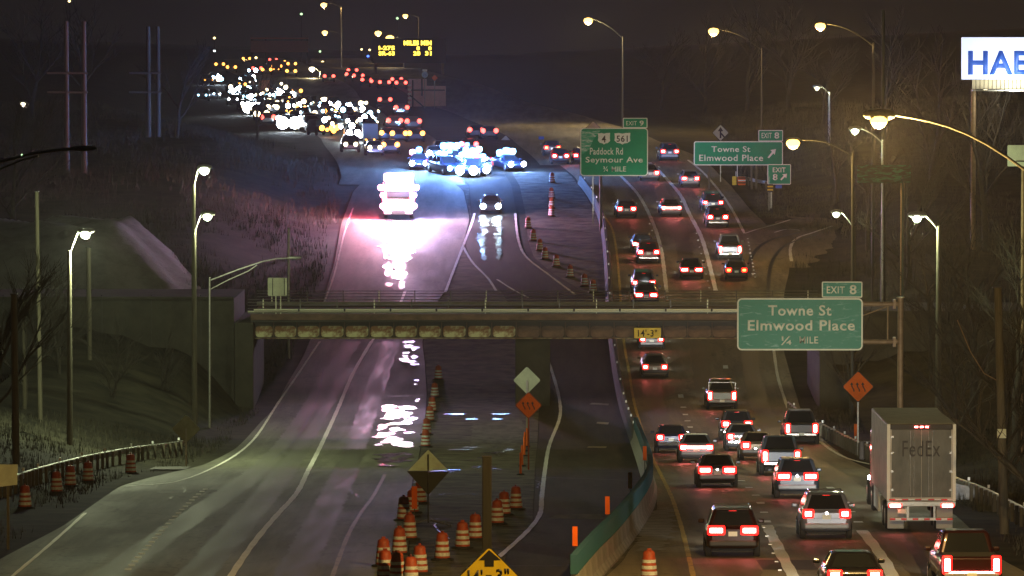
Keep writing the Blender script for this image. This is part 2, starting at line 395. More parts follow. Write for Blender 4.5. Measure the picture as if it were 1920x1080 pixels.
def patch(name, pts, mt, dz=.006, jag=.0, kind='structure'):
    Wp = [rp_(*p) for p in pts]; ys = [p.y for p in Wp]; y0, y1 = min(ys)+.01, max(ys)-.01
    rows = sorted(set([y0+(y1-y0)*i/40 for i in range(41)]+[k for k in KN if y0 < k < y1])); b = MB(); vs = []
    for k, y in enumerate(rows):
        X = []
        for i in range(len(Wp)):
            a, c = Wp[i], Wp[(i+1) % len(Wp)]
            if (a.y-y)*(c.y-y) <= 0 and a.y != c.y: X.append(a.x+(c.x-a.x)*(y-a.y)/(c.y-a.y))
        if not X: X = [0, 0]
        j = jag*(math.sin(k*2.3)+math.sin(k*1.1+1)+.6*math.sin(k*5.1)); j2 = jag*(math.sin(k*1.9+2)+math.sin(k*.9))
        vs += [(min(X)+j, y, zg(y)+dz), (max(X)+j2, y, zg(y)+dz)]
    b.add(vs, [(2*k, 2*k+1, 2*k+3, 2*k+2) for k in range(len(rows)-1)])
    o = b.build(name, mt); return tag(o, kind=kind) if kind else o

LC_L = [(-200,1110),(-20,1060),(120,985),(225,912),(380,872),(440,842),(490,790),(530,735),(572,660),(597,600),(625,500),(640,420),(662,360),(690,330)]
LC_R = [(760,1110),(768,1000),(770,940),(775,890),(795,800),(800,740),(797,690),(792,640),(812,580),(838,540),(868,462),(880,410),(870,360),(835,328)]
strip('road_southbound', LC_L, LC_R, M['road_left'])
MD_L = [(930,1110),(950,1040),(1000,980),(1004,880),(1010,800),(1012,740),(1010,700),(1005,640),(950,560),(885,490),(872,458),(884,405),(880,350),(860,322)]
MD_R = [(1090,1110),(1150,1040),(1195,985),(1216,945),(1218,915),(1203,870),(1183,820),(1166,770),(1156,720),(1148,660),(1110,560),(985,482),(974,448),(968,400),(960,350),(945,322)]
strip('road_collector', MD_L, MD_R, M['road_mid'], dz=-.004)
strip('median_dirt', [(p[0]+2, p[1]) for p in LC_R], [(p[0]-1, p[1]) for p in MD_L], M['dirt'], dz=-.012)
RC_L = [(1110,1110),(1172,1045),(1214,990),(1232,950),(1232,915),(1214,870),(1194,820),(1176,770),(1164,720),(1154,660),(1148,600),(1144,520),(1138,460),(1128,415),(1105,370),(1080,335),(1045,305)]
RC_R = [(1990,1110),(1880,1050),(1790,965),(1680,905),(1590,860),(1520,800),(1493,740),(1470,660),(1470,560),(1480,500),(1476,462),(1440,425),(1400,385),(1372,350),(1340,318),(1300,290)]
strip('road_northbound', RC_L, RC_R, M['road_right'], dz=-.002)
strip('construction_ground', [(p[0]+2, p[1]) for p in MD_R[:11]]+[(1060,535),(1000,480),(990,450),(985,400),(975,350),(960,322)], [(p[0]-1, p[1]) for p in RC_L[:14]]+[(1100,370),(1076,335),(1040,305)], M['dirt'], dz=-.010)
# far carriageways, bending left over the hill
fx = lambda tab: (lambda y: interp(tab, y))
wstrip('road_far_southbound', fx([(480,-16),(500,-16),(560,-20),(640,-28),(760,-36),(1000,-54),(1500,-80)]), fx([(480,-3),(500,-5),(560,-8),(640,-15),(760,-22),(1000,-38),(1500,-64)]), 492, 1500, M['road_left'], .004)
wstrip('road_far_northbound', fx([(505,3),(560,0),(640,-6),(760,-15),(900,-26),(1100,-42),(1500,-56)]), fx([(505,20),(560,15),(640,9),(760,-1),(900,-12),(1100,-28),(1500,-42)]), 512, 1500, M['road_right'], .002)
# exit ramp to the right
ribbon('ramp_surface', [(1400,500),(1450,470),(1490,447),(1530,428),(1580,410)], 9.0, M['road_right'], dz=.010)

WL = M['line_w']; YL = M['line_y']
ribbon('edge_line', [(600,640),(560,700),(522,755),(472,828),(410,872),(330,903),(235,912)], .16, WL)
ribbon('edge_line', [(160,962),(95,1020),(30,1075),(0,1100)], .14, WL)
ribbon('lane_line', [(697,640),(662,700),(632,770),(602,835),(578,882),(556,925),(520,965),(490,1000),(460,1040),(430,1085)], .24, WL)
ribbon('lane_line', [(760,545),(745,580),(720,610),(697,640)], .2, WL)
ribbon('lane_line', [(595,600),(625,520),(645,440),(662,390)], .14, WL)
ribbon('edge_line', [(835,548),(850,508),(868,462),(884,420),(890,400)], .2, WL)
ribbon('gore_line', [(868,462),(886,492),(915,522),(930,545)], .2, WL)
ribbon('edge_line', [(966,400),(972,450),(987,482),(1030,516),(1078,552)], .2, WL)
ribbon('gore_line', [(932,524),(960,542),(990,558)], .18, WL)
ribbon('edge_line', [(1018,650),(1036,700),(1049,750),(1049,785),(1030,835),(1022,880),(1016,930),(1012,965),(985,1000),(935,1045),(905,1075)], .20, WL)
ribbon('edge_line_yellow', [(722,890),(700,930),(675,965),(650,1010),(620,1090)], .16, M['line_y2'])
ribbon('tar_joint', [(607,690),(597,740),(570,800),(545,835),(510,862)], .12, M['tar'])
ribbon('tar_joint', [(560,747),(650,746),(800,742)], .12, M['tar'])
ribbon('tar_joint', [(530,884),(640,885),(740,886)], .16, M['tar'])
ribbon('tar_joint', [(1150,932),(1300,935),(1500,940)], .12, M['tar'])
ribbon('tar_joint', [(1130,408),(1240,410),(1330,412)], .3, M['tar'])
ribbon('tar_joint', [(1000,895),(1100,898),(1200,902)], .14, M['tar'])
ribbon('tyre_scuff', [(1640,880),(1668,940),(1690,985),(1715,1030),(1750,1085)], .5, M['tar'])
ribbon('tyre_scuff', [(1405,520),(1410,480),(1440,452),(1500,436)], .35, M['tar'])
ribbon('tyre_scuff', [(1440,560),(1445,500),(1470,462),(1530,440)], .3, M['tar'])
Y0 = [(1100,345),(1130,400),(1148,430),(1157,480),(1162,540),(1166,600),(1171,650),(1180,700),(1188,750),(1202,800),(1222,855),(1250,912),(1264,945),(1282,1005),(1302,1090)]
ribbon('edge_line_yellow', Y0, .17, YL)
ribbon('lane_line', [(1150,318),(1172,338),(1200,370),(1225,420),(1240,470),(1248,530),(1250,548)], .30, WL)
ribbon('lane_line', [(1262,600),(1265,640),(1269,700),(1283,770),(1300,812),(1330,850),(1368,885),(1405,915),(1427,945),(1437,980)], .34, M['line_fresh'], dash=(2.2, 5.4))
ribbon('lane_line', [(1438,985),(1450,1010),(1468,1045),(1492,1090)], .42, M['line_fresh'])
ribbon('lane_line', [(1218,305),(1240,325),(1275,365),(1292,400),(1313,440),(1326,480),(1342,545)], .34, M['line_fresh'])
ribbon('lane_line', [(1352,600),(1358,650),(1363,710),(1380,775),(1425,830),(1485,870),(1550,910),(1580,935),(1600,965),(1613,985)], .34, M['line_fresh'], dash=(2.2, 5.4))
ribbon('lane_line', [(1616,995),(1640,1025),(1660,1055),(1678,1090)], .42, M['line_fresh'])
ribbon('lane_line', [(1290,300),(1320,325),(1350,360),(1372,392),(1396,438)], .24, WL)
ribbon('gore_line', [(1396,438),(1420,430),(1450,422),(1482,412)], .2, WL)
ribbon('lane_line', [(1402,445),(1407,480),(1412,525)], .2, WL, dash=(1.0, 2.0))
ribbon('lane_line', [(1450,650),(1458,705),(1470,745),(1480,772)], .2, WL)
ribbon('edge_line', [(1538,828),(1560,845),(1590,860),(1632,871)], .2, WL)
ribbon('ramp_line', [(1484,490),(1482,465),(1494,447),(1525,436),(1560,424)], .25, WL)
ribbon('ramp_line', [(1452,436),(1475,430),(1500,432)], .15, WL)
# oil darkened strips along the lane centres, with ragged ends and worn gaps
for pts_, mt_ in (([(648,690),(600,770),(560,840),(520,900),(455,980),(360,1085)], 'oil_left'), ([(660,640),(560,800),(500,870),(420,930),(300,1010),(200,1085)], 'oil_left'), ([(735,640),(700,740),(665,840),(640,900),(600,980),(545,1085)], 'oil_left'),
    ([(1217,640),(1220,700),(1232,770),(1262,840),(1318,920),(1355,990),(1395,1085)], 'oil_right'), ([(1311,640),(1316,700),(1335,770),(1375,840),(1470,920),(1515,990),(1580,1085)], 'oil_right'), ([(1405,650),(1412,710),(1432,775),(1490,840),(1600,920),(1665,990),(1750,1085)], 'oil_right'),
    ([(1160,350),(1185,420),(1200,480),(1206,545)], 'oil_right'), ([(1232,345),(1270,420),(1285,480),(1296,545)], 'oil_right'), ([(1302,345),(1345,420),(1362,480),(1376,545)], 'oil_right')):
    ribbon('tyre_worn_strip', pts_, 1.25, M[mt_], dz=.006)
rc = random.Random(44)
for k in range(26):
    left_ = k % 2 == 0; x = rc.uniform(-38, -11) if left_ else rc.uniform(11, 34); y = rc.uniform(170, 330)*.75+45
    if left_: x = rc.uniform(interp(LEFT_EDGE, y)+3, interp(LEFT_EDGE, y)+22)
    else: x = rc.uniform(interp(RIGHT_EDGE, y)-16, interp(RIGHT_EDGE, y)-3)
    pts_ = []; along = rc.random() < .6
    for q in range(rc.randint(6, 16)):
        pts_.append((x, y)); x += rc.uniform(-.25, .25) if along else rc.choice([.9, .7]); y += rc.uniform(.6, 1.6) if along else rc.uniform(-.5, .5)
    ribbon('crack_sealing', pts_, rc.choice([.05, .07, .10]), M['tar'], dz=.0075+k*.0001, world=True)
for x, y, w, l in ((-22,205,2.6,9),(-17,262,1.8,5),(-14,232,3.0,4),(8.6,215,1.8,6),(12.0,262,3.0,5),(9.5,178,2.2,5),(17.5,236,2.0,7),(-27,186,2.4,6)):
    rows = [y+l*i_/8 for i_ in range(9)]; b_ = MB(); b_.add([v for yy_ in rows for v in ((x-w/2, yy_, zg(yy_)+.0050), (x+w/2, yy_, zg(yy_)+.0050))], [(2*i_, 2*i_+1, 2*i_+3, 2*i_+2) for i_ in range(8)])
    tag(b_.build('asphalt_patch', M['patch']), kind='structure')
# small raised dashes between the southbound lanes
for k in range(24):
    t = k/23; px = 385-145*t; py = 918+150*t**1.15
    p = rp_(px, py); b = MB(); b.box((p.x, p.y, zg(p.y)+.012), (.22, .5, .018)); b.build('lane_dash', M['line_w'])
    tag(bpy.data.objects[-1] if False else COL.objects[-1], kind='structure')
# double stripes of raised markers beside the solid lane lines
def markers(a, c, n):
    for k in range(n):
        t = k/(n-1); p = rp_(a[0]+(c[0]-a[0])*t, a[1]+(c[1]-a[1])*t); b = MB(); b.box((p.x, p.y, zg(p.y)+.02), (.12, .12, .035))
        tag(b.build('pavement_marker', M['marker']), kind='structure')
markers((1303,425), (1330,540), 10); markers((1402,448), (1416,520), 12); markers((1432,990), (1462,1070), 6); markers((1218,420), (1236,470), 5)
# wet patches and puddles in the closed median
0 and patch('wet_paving', [(700,895),(715,830),(738,770),(757,700),(770,640),(797,640),(800,700),(800,745),(797,800),(775,890)], M['wet'], .005, .10)
rnd = random.Random(12)
def sliver(cx, cy, w, h, mt, dz):
    n = 11; pts = []
    for k in range(n):
        an = 2*math.pi*k/n; r_ = rnd.uniform(.55, 1.15); pts.append((cx+w/2*r_*math.cos(an), cy+h/2*r_*math.sin(an)))
    patch('puddle', pts, mt, dz, .06)
pz = 0
for (x0, y0, x1, y1, n, w0, w1, h0, h1) in ((705,868,768,846,26,12,36,2,6),(708,838,768,800,20,14,34,2,8),(724,800,780,762,20,12,34,3,9),(756,686,782,642,14,9,20,3,9),(778,758,796,690,5,4,12,1.5,3),(708,876,742,872,4,14,34,2,3)):
    for k in range(n):
        t_ = rnd.random(); pz += 1
        sliver(x0+(x1-x0)*rnd.random(), y0+(y1-y0)*rnd.random(), rnd.uniform(w0, w1), rnd.uniform(h0, h1), M['puddle'] if rnd.random() < .6 else M['puddle_dull'], .009+pz*.0006)
pz = 0
for k in range(15): pz += 1; sliver(rnd.uniform(825, 955), rnd.choice([rnd.uniform(836, 850), rnd.uniform(855, 884), rnd.uniform(776, 786)]), rnd.uniform(16, 60), rnd.uniform(1.5, 4), M['puddle_dull'], -.004+pz*.0004)
patch('concrete_pad', [(880,850),(885,795),(975,785),(985,800),(970,850)], M['pad'], -.006, .06)
pz = 0
for k in range(46):
    u = rnd.random(); pz += 1; yy_ = 414+120*u**1.25; hw = 40*(1-u*.55)
    sliver(748-8*u+rnd.uniform(-hw, hw)*.8, yy_, rnd.uniform(14, 52)*(1-u*.5), rnd.uniform(5, 20), M['wet'] if rnd.random() < .75 else M['puddle_dull'], .009+pz*.0005)
pz = 0
for cx_ in (905, 935):
    for k in range(13):
        u = k/12; pz += 1; sliver(cx_+rnd.uniform(-4, 4), 409+74*u, rnd.uniform(14, 26)*(1-u*.45), rnd.uniform(6, 14), M['puddle_dull'] if k % 3 else M['wet'], .009+pz*.0005)
patch('pale_streak', [(1105,758),(1110,755),(1142,757),(1140,760)], M['conc'], .002)  # thin pale patches across the collector lane
patch('pale_streak', [(1118,794),(1120,791),(1142,792),(1140,796)], M['line_y2'], .002)
patch('pale_streak', [(1100,839),(1104,837),(1138,837),(1136,840)], M['line_y2'], .002)
patch('pale_streak', [(1030,972),(1040,965),(1165,963),(1160,974)], M['pad'], .002, .15)
patch('snow_patch', [(1200,1035),(1195,1000),(1215,960),(1262,950),(1265,990),(1240,1030)], M['conc'], .004, .15)
# grass tufts on the verges
def tufts(name, pts, n, seed, h=.35):
    rnd = random.Random(seed); b = MB()
    for _ in range(n):
        a, c, d, e = pts; px = rnd.uniform(a, d); py = rnd.uniform(c, e); p = gp(px, py)
        for k in range(4):
            an = rnd.uniform(0, 6.28); hh = h*rnd.uniform(.5, 1.2); w = .02; dx, dy = math.cos(an), math.sin(an); q = p+Vector((rnd.uniform(-.3, .3), rnd.uniform(-.6, .6), -.02))
            b.add([(q.x-w*dy, q.y+w*dx, q.z), (q.x+w*dy, q.y-w*dx, q.z), (q.x+dx*.15*hh, q.y+dy*.15*hh, q.z+hh)], [(0, 1, 2)])
    return tag(b.build(name, M['grass']), 'dry tufts of grass on the dark verge', 'grass', kind='stuff')
tufts('verge_grass', (1420, 350, 1560, 410), 900, 4, .3)
tufts('verge_grass', (1830, 930, 1920, 960), 500, 5, .3)

def brush(name, label, x0, x1, y0, y1, n, h, seed, mt, clump=5, avoid=.6):
    rnd = random.Random(seed); b = MB(); vs = []; fs = []; cx = []
    while len(cx) < n:
        y = rnd.uniform(y0, y1); x = rnd.uniform(x0, x1)
        if interp(LEFT_EDGE, y)-avoid < x < interp(RIGHT_EDGE, y)+avoid: continue
        if math.sin(x*.35+seed)*math.sin(y*.12+x*.1)+rnd.uniform(-.5, .9) < 0: continue
        cx.append((x, y))
    for x, y in cx:
        z = terr(x, y); hh0 = h*rnd.uniform(.4, 1.3)
        for k in range(clump):
            an = rnd.uniform(0, 6.28); hh = hh0*rnd.uniform(.5, 1.1); w = .018+.012*hh0; dx, dy = math.cos(an), math.sin(an); qx = x+rnd.uniform(-.35, .35); qy = y+rnd.uniform(-.35, .35); o = len(vs)
            vs += [(qx-w*dy, qy+w*dx, z-.05), (qx+w*dy, qy-w*dx, z-.05), (qx+dx*.35*hh, qy+dy*.35*hh, z+hh)]; fs.append((o, o+1, o+2))
    b.add(vs, fs); return tag(b.build(name, mt), label, 'brush', kind='stuff')
M['brush'] = mat('dead_brush_stems', (.075,.070,.045), .95, vs=.6, col2=(.022,.022,.015))
brush('roadside_brush', 'dead brush and weeds on the bank left of the motorway before the bridge', -48, -8, 175, 344, 13000, .32, 2, M['brush'])
brush('roadside_brush', 'dead brush and weeds on the bank left of the far road', -60, -10, 360, 620, 9000, .75, 3, M['brush'])
brush('roadside_brush', 'dead brush and weeds on the bank right of the motorway before the bridge', 8, 50, 175, 344, 11000, .4, 4, M['brush'])
brush('roadside_brush', 'dead brush and weeds on the bank right of the far lanes', 8, 60, 360, 640, 9000, .75, 5, M['brush'])

# ================================================================== BRIDGE
BY = 345.0
X = lambda px, Y=BY: at(px, 600, Y).x
Z = lambda py, Y=BY: at(960, py, Y).z
bx0, bx1 = X(470), X(1548)
br = thing('road_bridge', 'rusty steel girder road bridge crossing over the whole motorway', 'bridge', (0, BY, 0))
bd = 13.0
MB().box(((bx0+bx1)/2, BY+bd/2, (Z(600)+Z(589))/2), (bx1-bx0, bd, Z(589)-Z(600))).build('deck_slab', M['rust'], br)
MB().box(((bx0+bx1)/2, BY+.55, Z(586)), (bx1-bx0+.4, .5, .16)).build('kerb', M['conc'], br)
MB().box(((bx0+bx1)/2, BY+bd-.35, Z(586)), (bx1-bx0+.4, .5, .16)).build('kerb', M['conc'], br)
zf = Z(636); zw = Z(611); zt = Z(601)
for gi in range(4):
    gy = BY+.75+gi*3.6
    MB().box(((bx0+bx1)/2, gy+.05, (zt+zf)/2), (bx1-bx0, .03, zt-zf-.01)).build('girder_web', M['conc_dark'] if gi else M['dark'], br)
    MB().box(((bx0+bx1)/2, gy+.0, zf+.03), (bx1-bx0, .42, .06)).build('girder_flange', M['flange'], br)
edges_px = [476,512,556,599,645,692,738,783,828,875,922,968]+[968+46*k for k in range(1, 13)]
me_s = None
for i, e in enumerate(edges_px):
    s = MB(); s.box((0, 0, 0), (.05, .26, zt-zf-.08))
    if me_s is None: me_s = s.mesh('stiffener', M['rust'])
    obj('stiffener', me_s, br, (X(e), BY+.66-BY, (zt+zf)/2+.02))
rnd = random.Random(5)
pan = {}
for i in range(len(edges_px)-1):
    a, c = X(edges_px[i])+.06, X(edges_px[i+1])-.06
    w = c-a; h = zw-zf-.14
    key = (round(w, 1), i < 11)
    if key not in pan: pan[key] = MB().prism(rrect(-w/2, -h/2, w/2, h/2, .22, 4), -.012, .012).mesh('web_panel', M['girder'] if i < 11 else M['rust'])
    o = obj('web_panel', pan[key], br, ((a+c)/2, .75-.0, zf+.10+h/2))
# dark strip painted as the shadow band under the deck edge
MB().box(((bx0+bx1)/2, BY+.30, (Z(600)+Z(604))/2-.02), (bx1-bx0, .5, .12)).build('fascia_shade', M['dark'], br)
# railings, near and far side
def railing(y, z0, parent):
    zs = [z0+.10, z0+.30, z0+.50, z0+.70, z0+.88]
    for k, z in enumerate(zs):
        MB().tube([(bx0-.2, y, z), (bx1+.2, y, z)], .055 if k == 0 else .022, 8).build('rail', M['rail'] if k == 0 else M['rail_dark'], parent)
    x = bx0+.8; k = 0
    while x < bx1:
        MB().box((x, y+.05, z0+.45), (.07, .08, .95)).build('rail_post', M['rail'] if k % 3 == 0 else M['rail_dark'], parent)
        x += 2.4; k += 1
railing(BY+.25, Z(588)+.02, br); railing(BY+bd-.3, Z(588)+.02, br)
# pale pipe that runs on the outer edge, in lengths
x = X(476)
while x < X(1384):
    w = X(476+86)-X(476)-.12; MB().tube([(x, BY-.06, Z(581)), (x+w, BY-.06, Z(581))], .06, 8).build('conduit', M['rail'], br)
    MB().box((x+w+.06, BY-.03, Z(581)), (.1, .22, .2)).build('conduit_bracket', M['dark'], br); x += w+.12
# piers and abutments
zb = -.6
def pier(px0, px1, ya, yb, ztop, name, mt=M['conc_dark']):
    b = MB(); b.cbox(((X(px0)+X(px1))/2, (ya+yb)/2, (ztop+zb)/2), (X(px1)-X(px0), yb-ya, ztop-zb), .08); return b.build(name, mt, br)
pier(977, 1021, BY+1.0, BY+12, Z(640), 'pier')
pier(966, 1032, BY+.9, BY+12.1, Z(636)-.01, 'pier_cap').location.z -= 0
pier(440, 476, BY-.6, BY+14, Z(604), 'abutment'); pier(1536, 1600, BY-.6, BY+14, Z(604), 'abutment')
# approach walls either side of the bridge
wl = thing('retaining_wall', 'tall dark retaining wall left of the bridge, below the snowy mound', 'wall', (X(300), BY, 0))
MB().box(((X(440)-75)/2, BY+7, (Z(560)+zb)/2), (X(440)+75-.1, 14, Z(560)-zb)).build('wall_face', M['conc_dark'], wl)
MB().cbox(((X(440)-75)/2, BY-.1, Z(560)+.06), (X(440)+75-.1, .5, .16)).build('coping', M['conc_dark'], wl)
for k in range(16):
    xx = X(440)-3.2*k-2.2; MB().box((xx, BY-.012, Z(560)/2-.2), (.06, .05, Z(560)+.9)).build('wall_joint', M['dark'], wl)
    if k % 2: MB().box((xx+1.4, BY-.015, 1.6+.3*(k % 3)), (.12, .04, .12)).build('weep_pipe', M['rust'], wl)
wr = thing('retaining_wall', 'dark retaining wall right of the bridge, behind the quarter mile sign', 'wall', (X(1700), BY, 0))
MB().box(((X(1600)+75)/2, BY+7, (Z(586)+zb)/2), (75-X(1600)-.1, 14, Z(586)-zb)).build('wall_face', M['conc_dark'], wr)
MB().cbox(((X(1600)+75)/2, BY-.1, Z(586)+.06), (75-X(1600)-.1, .5, .16)).build('coping', M['conc_dark'], wr)
# sloping earth in front of the left abutment
def berm(name, pxs, ya, yb, zt_, lab):
    b = MB(); x0, x1 = X(pxs[0]), X(pxs[1]); nx, ny = 16, 10; vs = []
    for j in range(ny+1):
        for i in range(nx+1):
            x = x0+(x1-x0)*i/nx; y = ya+(yb-ya)*j/ny; t = j/ny; e = (i/nx if pxs[0] > pxs[1] else 1-i/nx)
            z = terr(x, y)+(zt_)*t*sstep(min(1, e*3.0))+.12*math.sin(i*1.7+j)*t-.05
            vs.append((x, y, z))
    fs = [(j*(nx+1)+i, j*(nx+1)+i+1, (j+1)*(nx+1)+i+1, (j+1)*(nx+1)+i) for j in range(ny) for i in range(nx)]
    b.add(vs, fs, True); return tag(b.build(name, M['ground']), kind='structure')
berm('embankment', (90, 470), 300, BY-.2, 3.0, '')
berm('embankment', (1900, 1560), 305, BY-.2, 3.0, '')

# ------------------------------------------------------------------ pale mound behind the left wall
def mound():
    Yw = 385.0; xr = at(420, 500, Yw).x; xh = at(190, 500, Yw).x; ze = at(0, 566, Yw).z; zr = at(0, 432, Yw).z
    b_ = MB(); nx, ny = 70, 24; x0, x1 = -66.0, xr+2; vs = []
    for j in range(ny+1):
        for i_ in range(nx+1):
            x = x0+(x1-x0)*i_/nx; y = Yw-11+40*j/ny; v = 1 if x < xh else max(0, (xr-x)/(xr-xh))
            v -= .05*max(0, min(1, (x+52)/20)) if x < xh-6 else 0
            u = sstep(j/ny*2.6)*(.55+.45*sstep(j/ny*1.6)); n_ = .16*math.sin(x*1.1+y*.4)+.11*math.sin(x*2.7+y*1.3+1)+.07*math.sin(x*5.3+y*2.1)
            vs.append((x, y, (ze-1.5)+(zr-ze+1.5)*v*u+n_*(v > .02)))
    b_.add(vs, [(j*(nx+1)+i_, j*(nx+1)+i_+1, (j+1)*(nx+1)+i_+1, (j+1)*(nx+1)+i_) for j in range(ny) for i_ in range(nx)], True)
    tag(b_.build('snowy_hill', M['roof_snow']), kind='structure')
M['roof_snow'] = mat('patchy_snow_cover', (.36,.39,.38), .9, vs=.35, vstr=(1,.6,1.4), col2=(.20,.22,.20), bump=.8, bs=2.5, cr=(.35,.62))
mound()

# ================================================================== SIGNS
def fit_text(body, x0, x1, z0, z1, y, mt, parent, name='lettering', bold=.0, depth=.006, keep=False):
    """lettering as real thin geometry, fitted into the rectangle x0..x1, z0..z1"""
    cu = bpy.data.curves.new('t', 'FONT'); cu.body = body; cu.extrude = 0; cu.offset = bold; cu.resolution_u = 3; cu.space_character = 1.08
    o = bpy.data.objects.new('t', cu); COL.objects.link(o); dg = bpy.context.evaluated_depsgraph_get(); me = bpy.data.meshes.new_from_object(o.evaluated_get(dg))
    xs = [v.co.x for v in me.vertices]; ys = [v.co.y for v in me.vertices]; ax, bx_, ay, by_ = min(xs), max(xs), min(ys), max(ys)
    off = parent.matrix_world.translation if False else Vector(root_loc(parent))
    for v in me.vertices:
        v.co = Vector((x0+(v.co.x-ax)/(bx_-ax)*(x1-x0), y, z0+(v.co.y-ay)/(by_-ay)*(z1-z0)))-off
    bm = bmesh.new(); bm.from_mesh(me); r = bmesh.ops.extrude_face_region(bm, geom=bm.faces[:])
    bmesh.ops.translate(bm, verts=[g for g in r['geom'] if isinstance(g, bmesh.types.BMVert)], vec=(0, -depth, 0)); bmesh.ops.recalc_face_normals(bm, faces=bm.faces[:]); bm.to_mesh(me); bm.free()
    bpy.data.objects.remove(o); bpy.data.curves.remove(cu)
    me.materials.clear(); me.materials.append(mt); o = bpy.data.objects.new(name, me); COL.objects.link(o); o.parent = parent; me.name = name
    return o
def root_loc(p):
    while p.parent is not None: p = p.parent
    return p.location
def pr(px0, py0, px1, py1, Y): a = at(px0, py1, Y); c = at(px1, py0, Y); return a.x, a.z, c.x, c.z
def panel(parent, rect, Y, face, border, mbk=None, r=.15, bw=.06, name='panel', thick=.05):
    x0, z0, x1, z1 = rect; off = tuple(root_loc(parent))
    a = MB().prism(rrect(x0, z0, x1, z1, r), Y, Y+thick).build(name, border, parent, off)
    MB().prism(rrect(x0+bw, z0+bw, x1-bw, z1-bw, max(.02, r-bw)), Y-.005, Y+.01).build('panel_face', face, a, off)
    return a
def ribbed_back(parent, rect, Y):
    x0, z0, x1, z1 = rect; off = tuple(root_loc(parent))
    for f in (.2, .8):
        pass # = (x0+(x1-x0)*f-off[0], Y+.09-off[1], (z0+z1)/2-off[2])
# sign face with pale smears
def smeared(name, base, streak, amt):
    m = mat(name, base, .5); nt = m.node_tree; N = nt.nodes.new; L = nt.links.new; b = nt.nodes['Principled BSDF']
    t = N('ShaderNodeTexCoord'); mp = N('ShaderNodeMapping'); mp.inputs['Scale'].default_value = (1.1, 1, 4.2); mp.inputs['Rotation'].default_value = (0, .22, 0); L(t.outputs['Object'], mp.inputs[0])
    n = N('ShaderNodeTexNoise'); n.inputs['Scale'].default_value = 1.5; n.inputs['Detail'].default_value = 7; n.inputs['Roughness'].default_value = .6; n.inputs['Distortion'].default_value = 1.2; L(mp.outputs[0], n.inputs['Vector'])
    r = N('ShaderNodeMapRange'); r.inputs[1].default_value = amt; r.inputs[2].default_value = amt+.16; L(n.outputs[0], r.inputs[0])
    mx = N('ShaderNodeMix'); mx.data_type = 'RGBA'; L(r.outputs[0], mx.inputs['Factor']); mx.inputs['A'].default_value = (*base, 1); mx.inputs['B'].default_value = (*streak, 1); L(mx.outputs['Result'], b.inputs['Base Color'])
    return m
M['green_s'] = smeared('pale_smeared_green', (.005,.25,.13), (.30,.58,.46), .57)
M['green_d'] = smeared('branch_dimmed_green', (.012,.035,.022), (.02,.22,.13), .48)  # dimming by the branches in front put into this mottled green

# --- near exit sign on its cantilever, right
Yn = 240.0
gpost = rp_(1690, 912); 
g = thing('exit_sign', 'large green Towne St Elmwood Place quarter mile sign on a tan steel cantilever', 'road sign', (at(1690, 600, Yn).x, Yn, zg(Yn)))
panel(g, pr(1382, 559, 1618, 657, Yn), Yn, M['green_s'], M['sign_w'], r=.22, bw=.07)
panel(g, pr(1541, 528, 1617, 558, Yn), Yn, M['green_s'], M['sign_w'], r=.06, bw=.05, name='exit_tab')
yy = Yn-.006
def tx(s, a, b_, c, d, Y, mt, par, bold=.0): return fit_text(s, *((lambda q: (q[0], q[2], q[1], q[3]))(pr(a, b_, c, d, Y))), Y-.006, mt, par, bold=bold)
tx('EXIT', 1550, 537, 1584, 550, Yn, M['sign_w'], g, .015); tx('8', 1593, 534, 1606, 552, Yn, M['sign_w'], g, .02)
tx('Towne St', 1440, 572, 1559, 592, Yn, M['sign_w'], g, .02)
tx('Elmwood Place', 1402, 600, 1603, 620, Yn, M['sign_w'], g, .02)
tx('¼', 1464, 630, 1484, 647, Yn, M['sign_w'], g, .015); tx('MILE', 1499, 631, 1534, 644, Yn, M['sign_w'], g, .015)
go = tuple(g.location)
px_ = at(1690, 600, Yn).x; zt_ = at(0, 560, Yn).z
MB().tube([(px_, Yn+.5, zg(Yn)-.2), (px_, Yn+.5, zt_)], .15, 14, r2=.13).build('post', M['galv_rust'], g, go)
MB().tube([(px_, Yn+.5, zt_), (px_, Yn+.5, zt_+.05)], .18, 14).build('post_cap', M['galv_rust'], g, go)
for pyy in (571, 642):
    z = at(0, pyy, Yn).z; MB().tube([(at(1400, 600, Yn).x, Yn+.5, z), (px_-.1, Yn+.5, z)], .11, 10).build('arm', M['galv_rust'], g, go)
    MB().box((px_-.28, Yn+.5, z), (.12, .42, .42)).build('arm_flange', M['galv_rust'], g, go)
z1, z2 = at(0, 571, Yn).z, at(0, 642, Yn).z
MB().tube([(at(1668, 0, Yn).x, Yn+.5, z1), (at(1668, 0, Yn).x, Yn+.5, z2)], .035, 6).build('strut', M['galv_rust'], g, go)
MB().tube([(at(1668, 0, Yn).x, Yn+.5, z1-.1), (at(1612, 0, Yn).x, Yn+.5, (z1+z2)/2+.25)], .035, 6).build('strut', M['galv_rust'], g, go)
for pxx in (1420, 1500, 1580):
    MB().box((at(pxx, 0, Yn).x, Yn+.2, (at(0, 608, Yn).z)), (.1, .26, 2.1)).build('stringer', M['galv'], g, go)

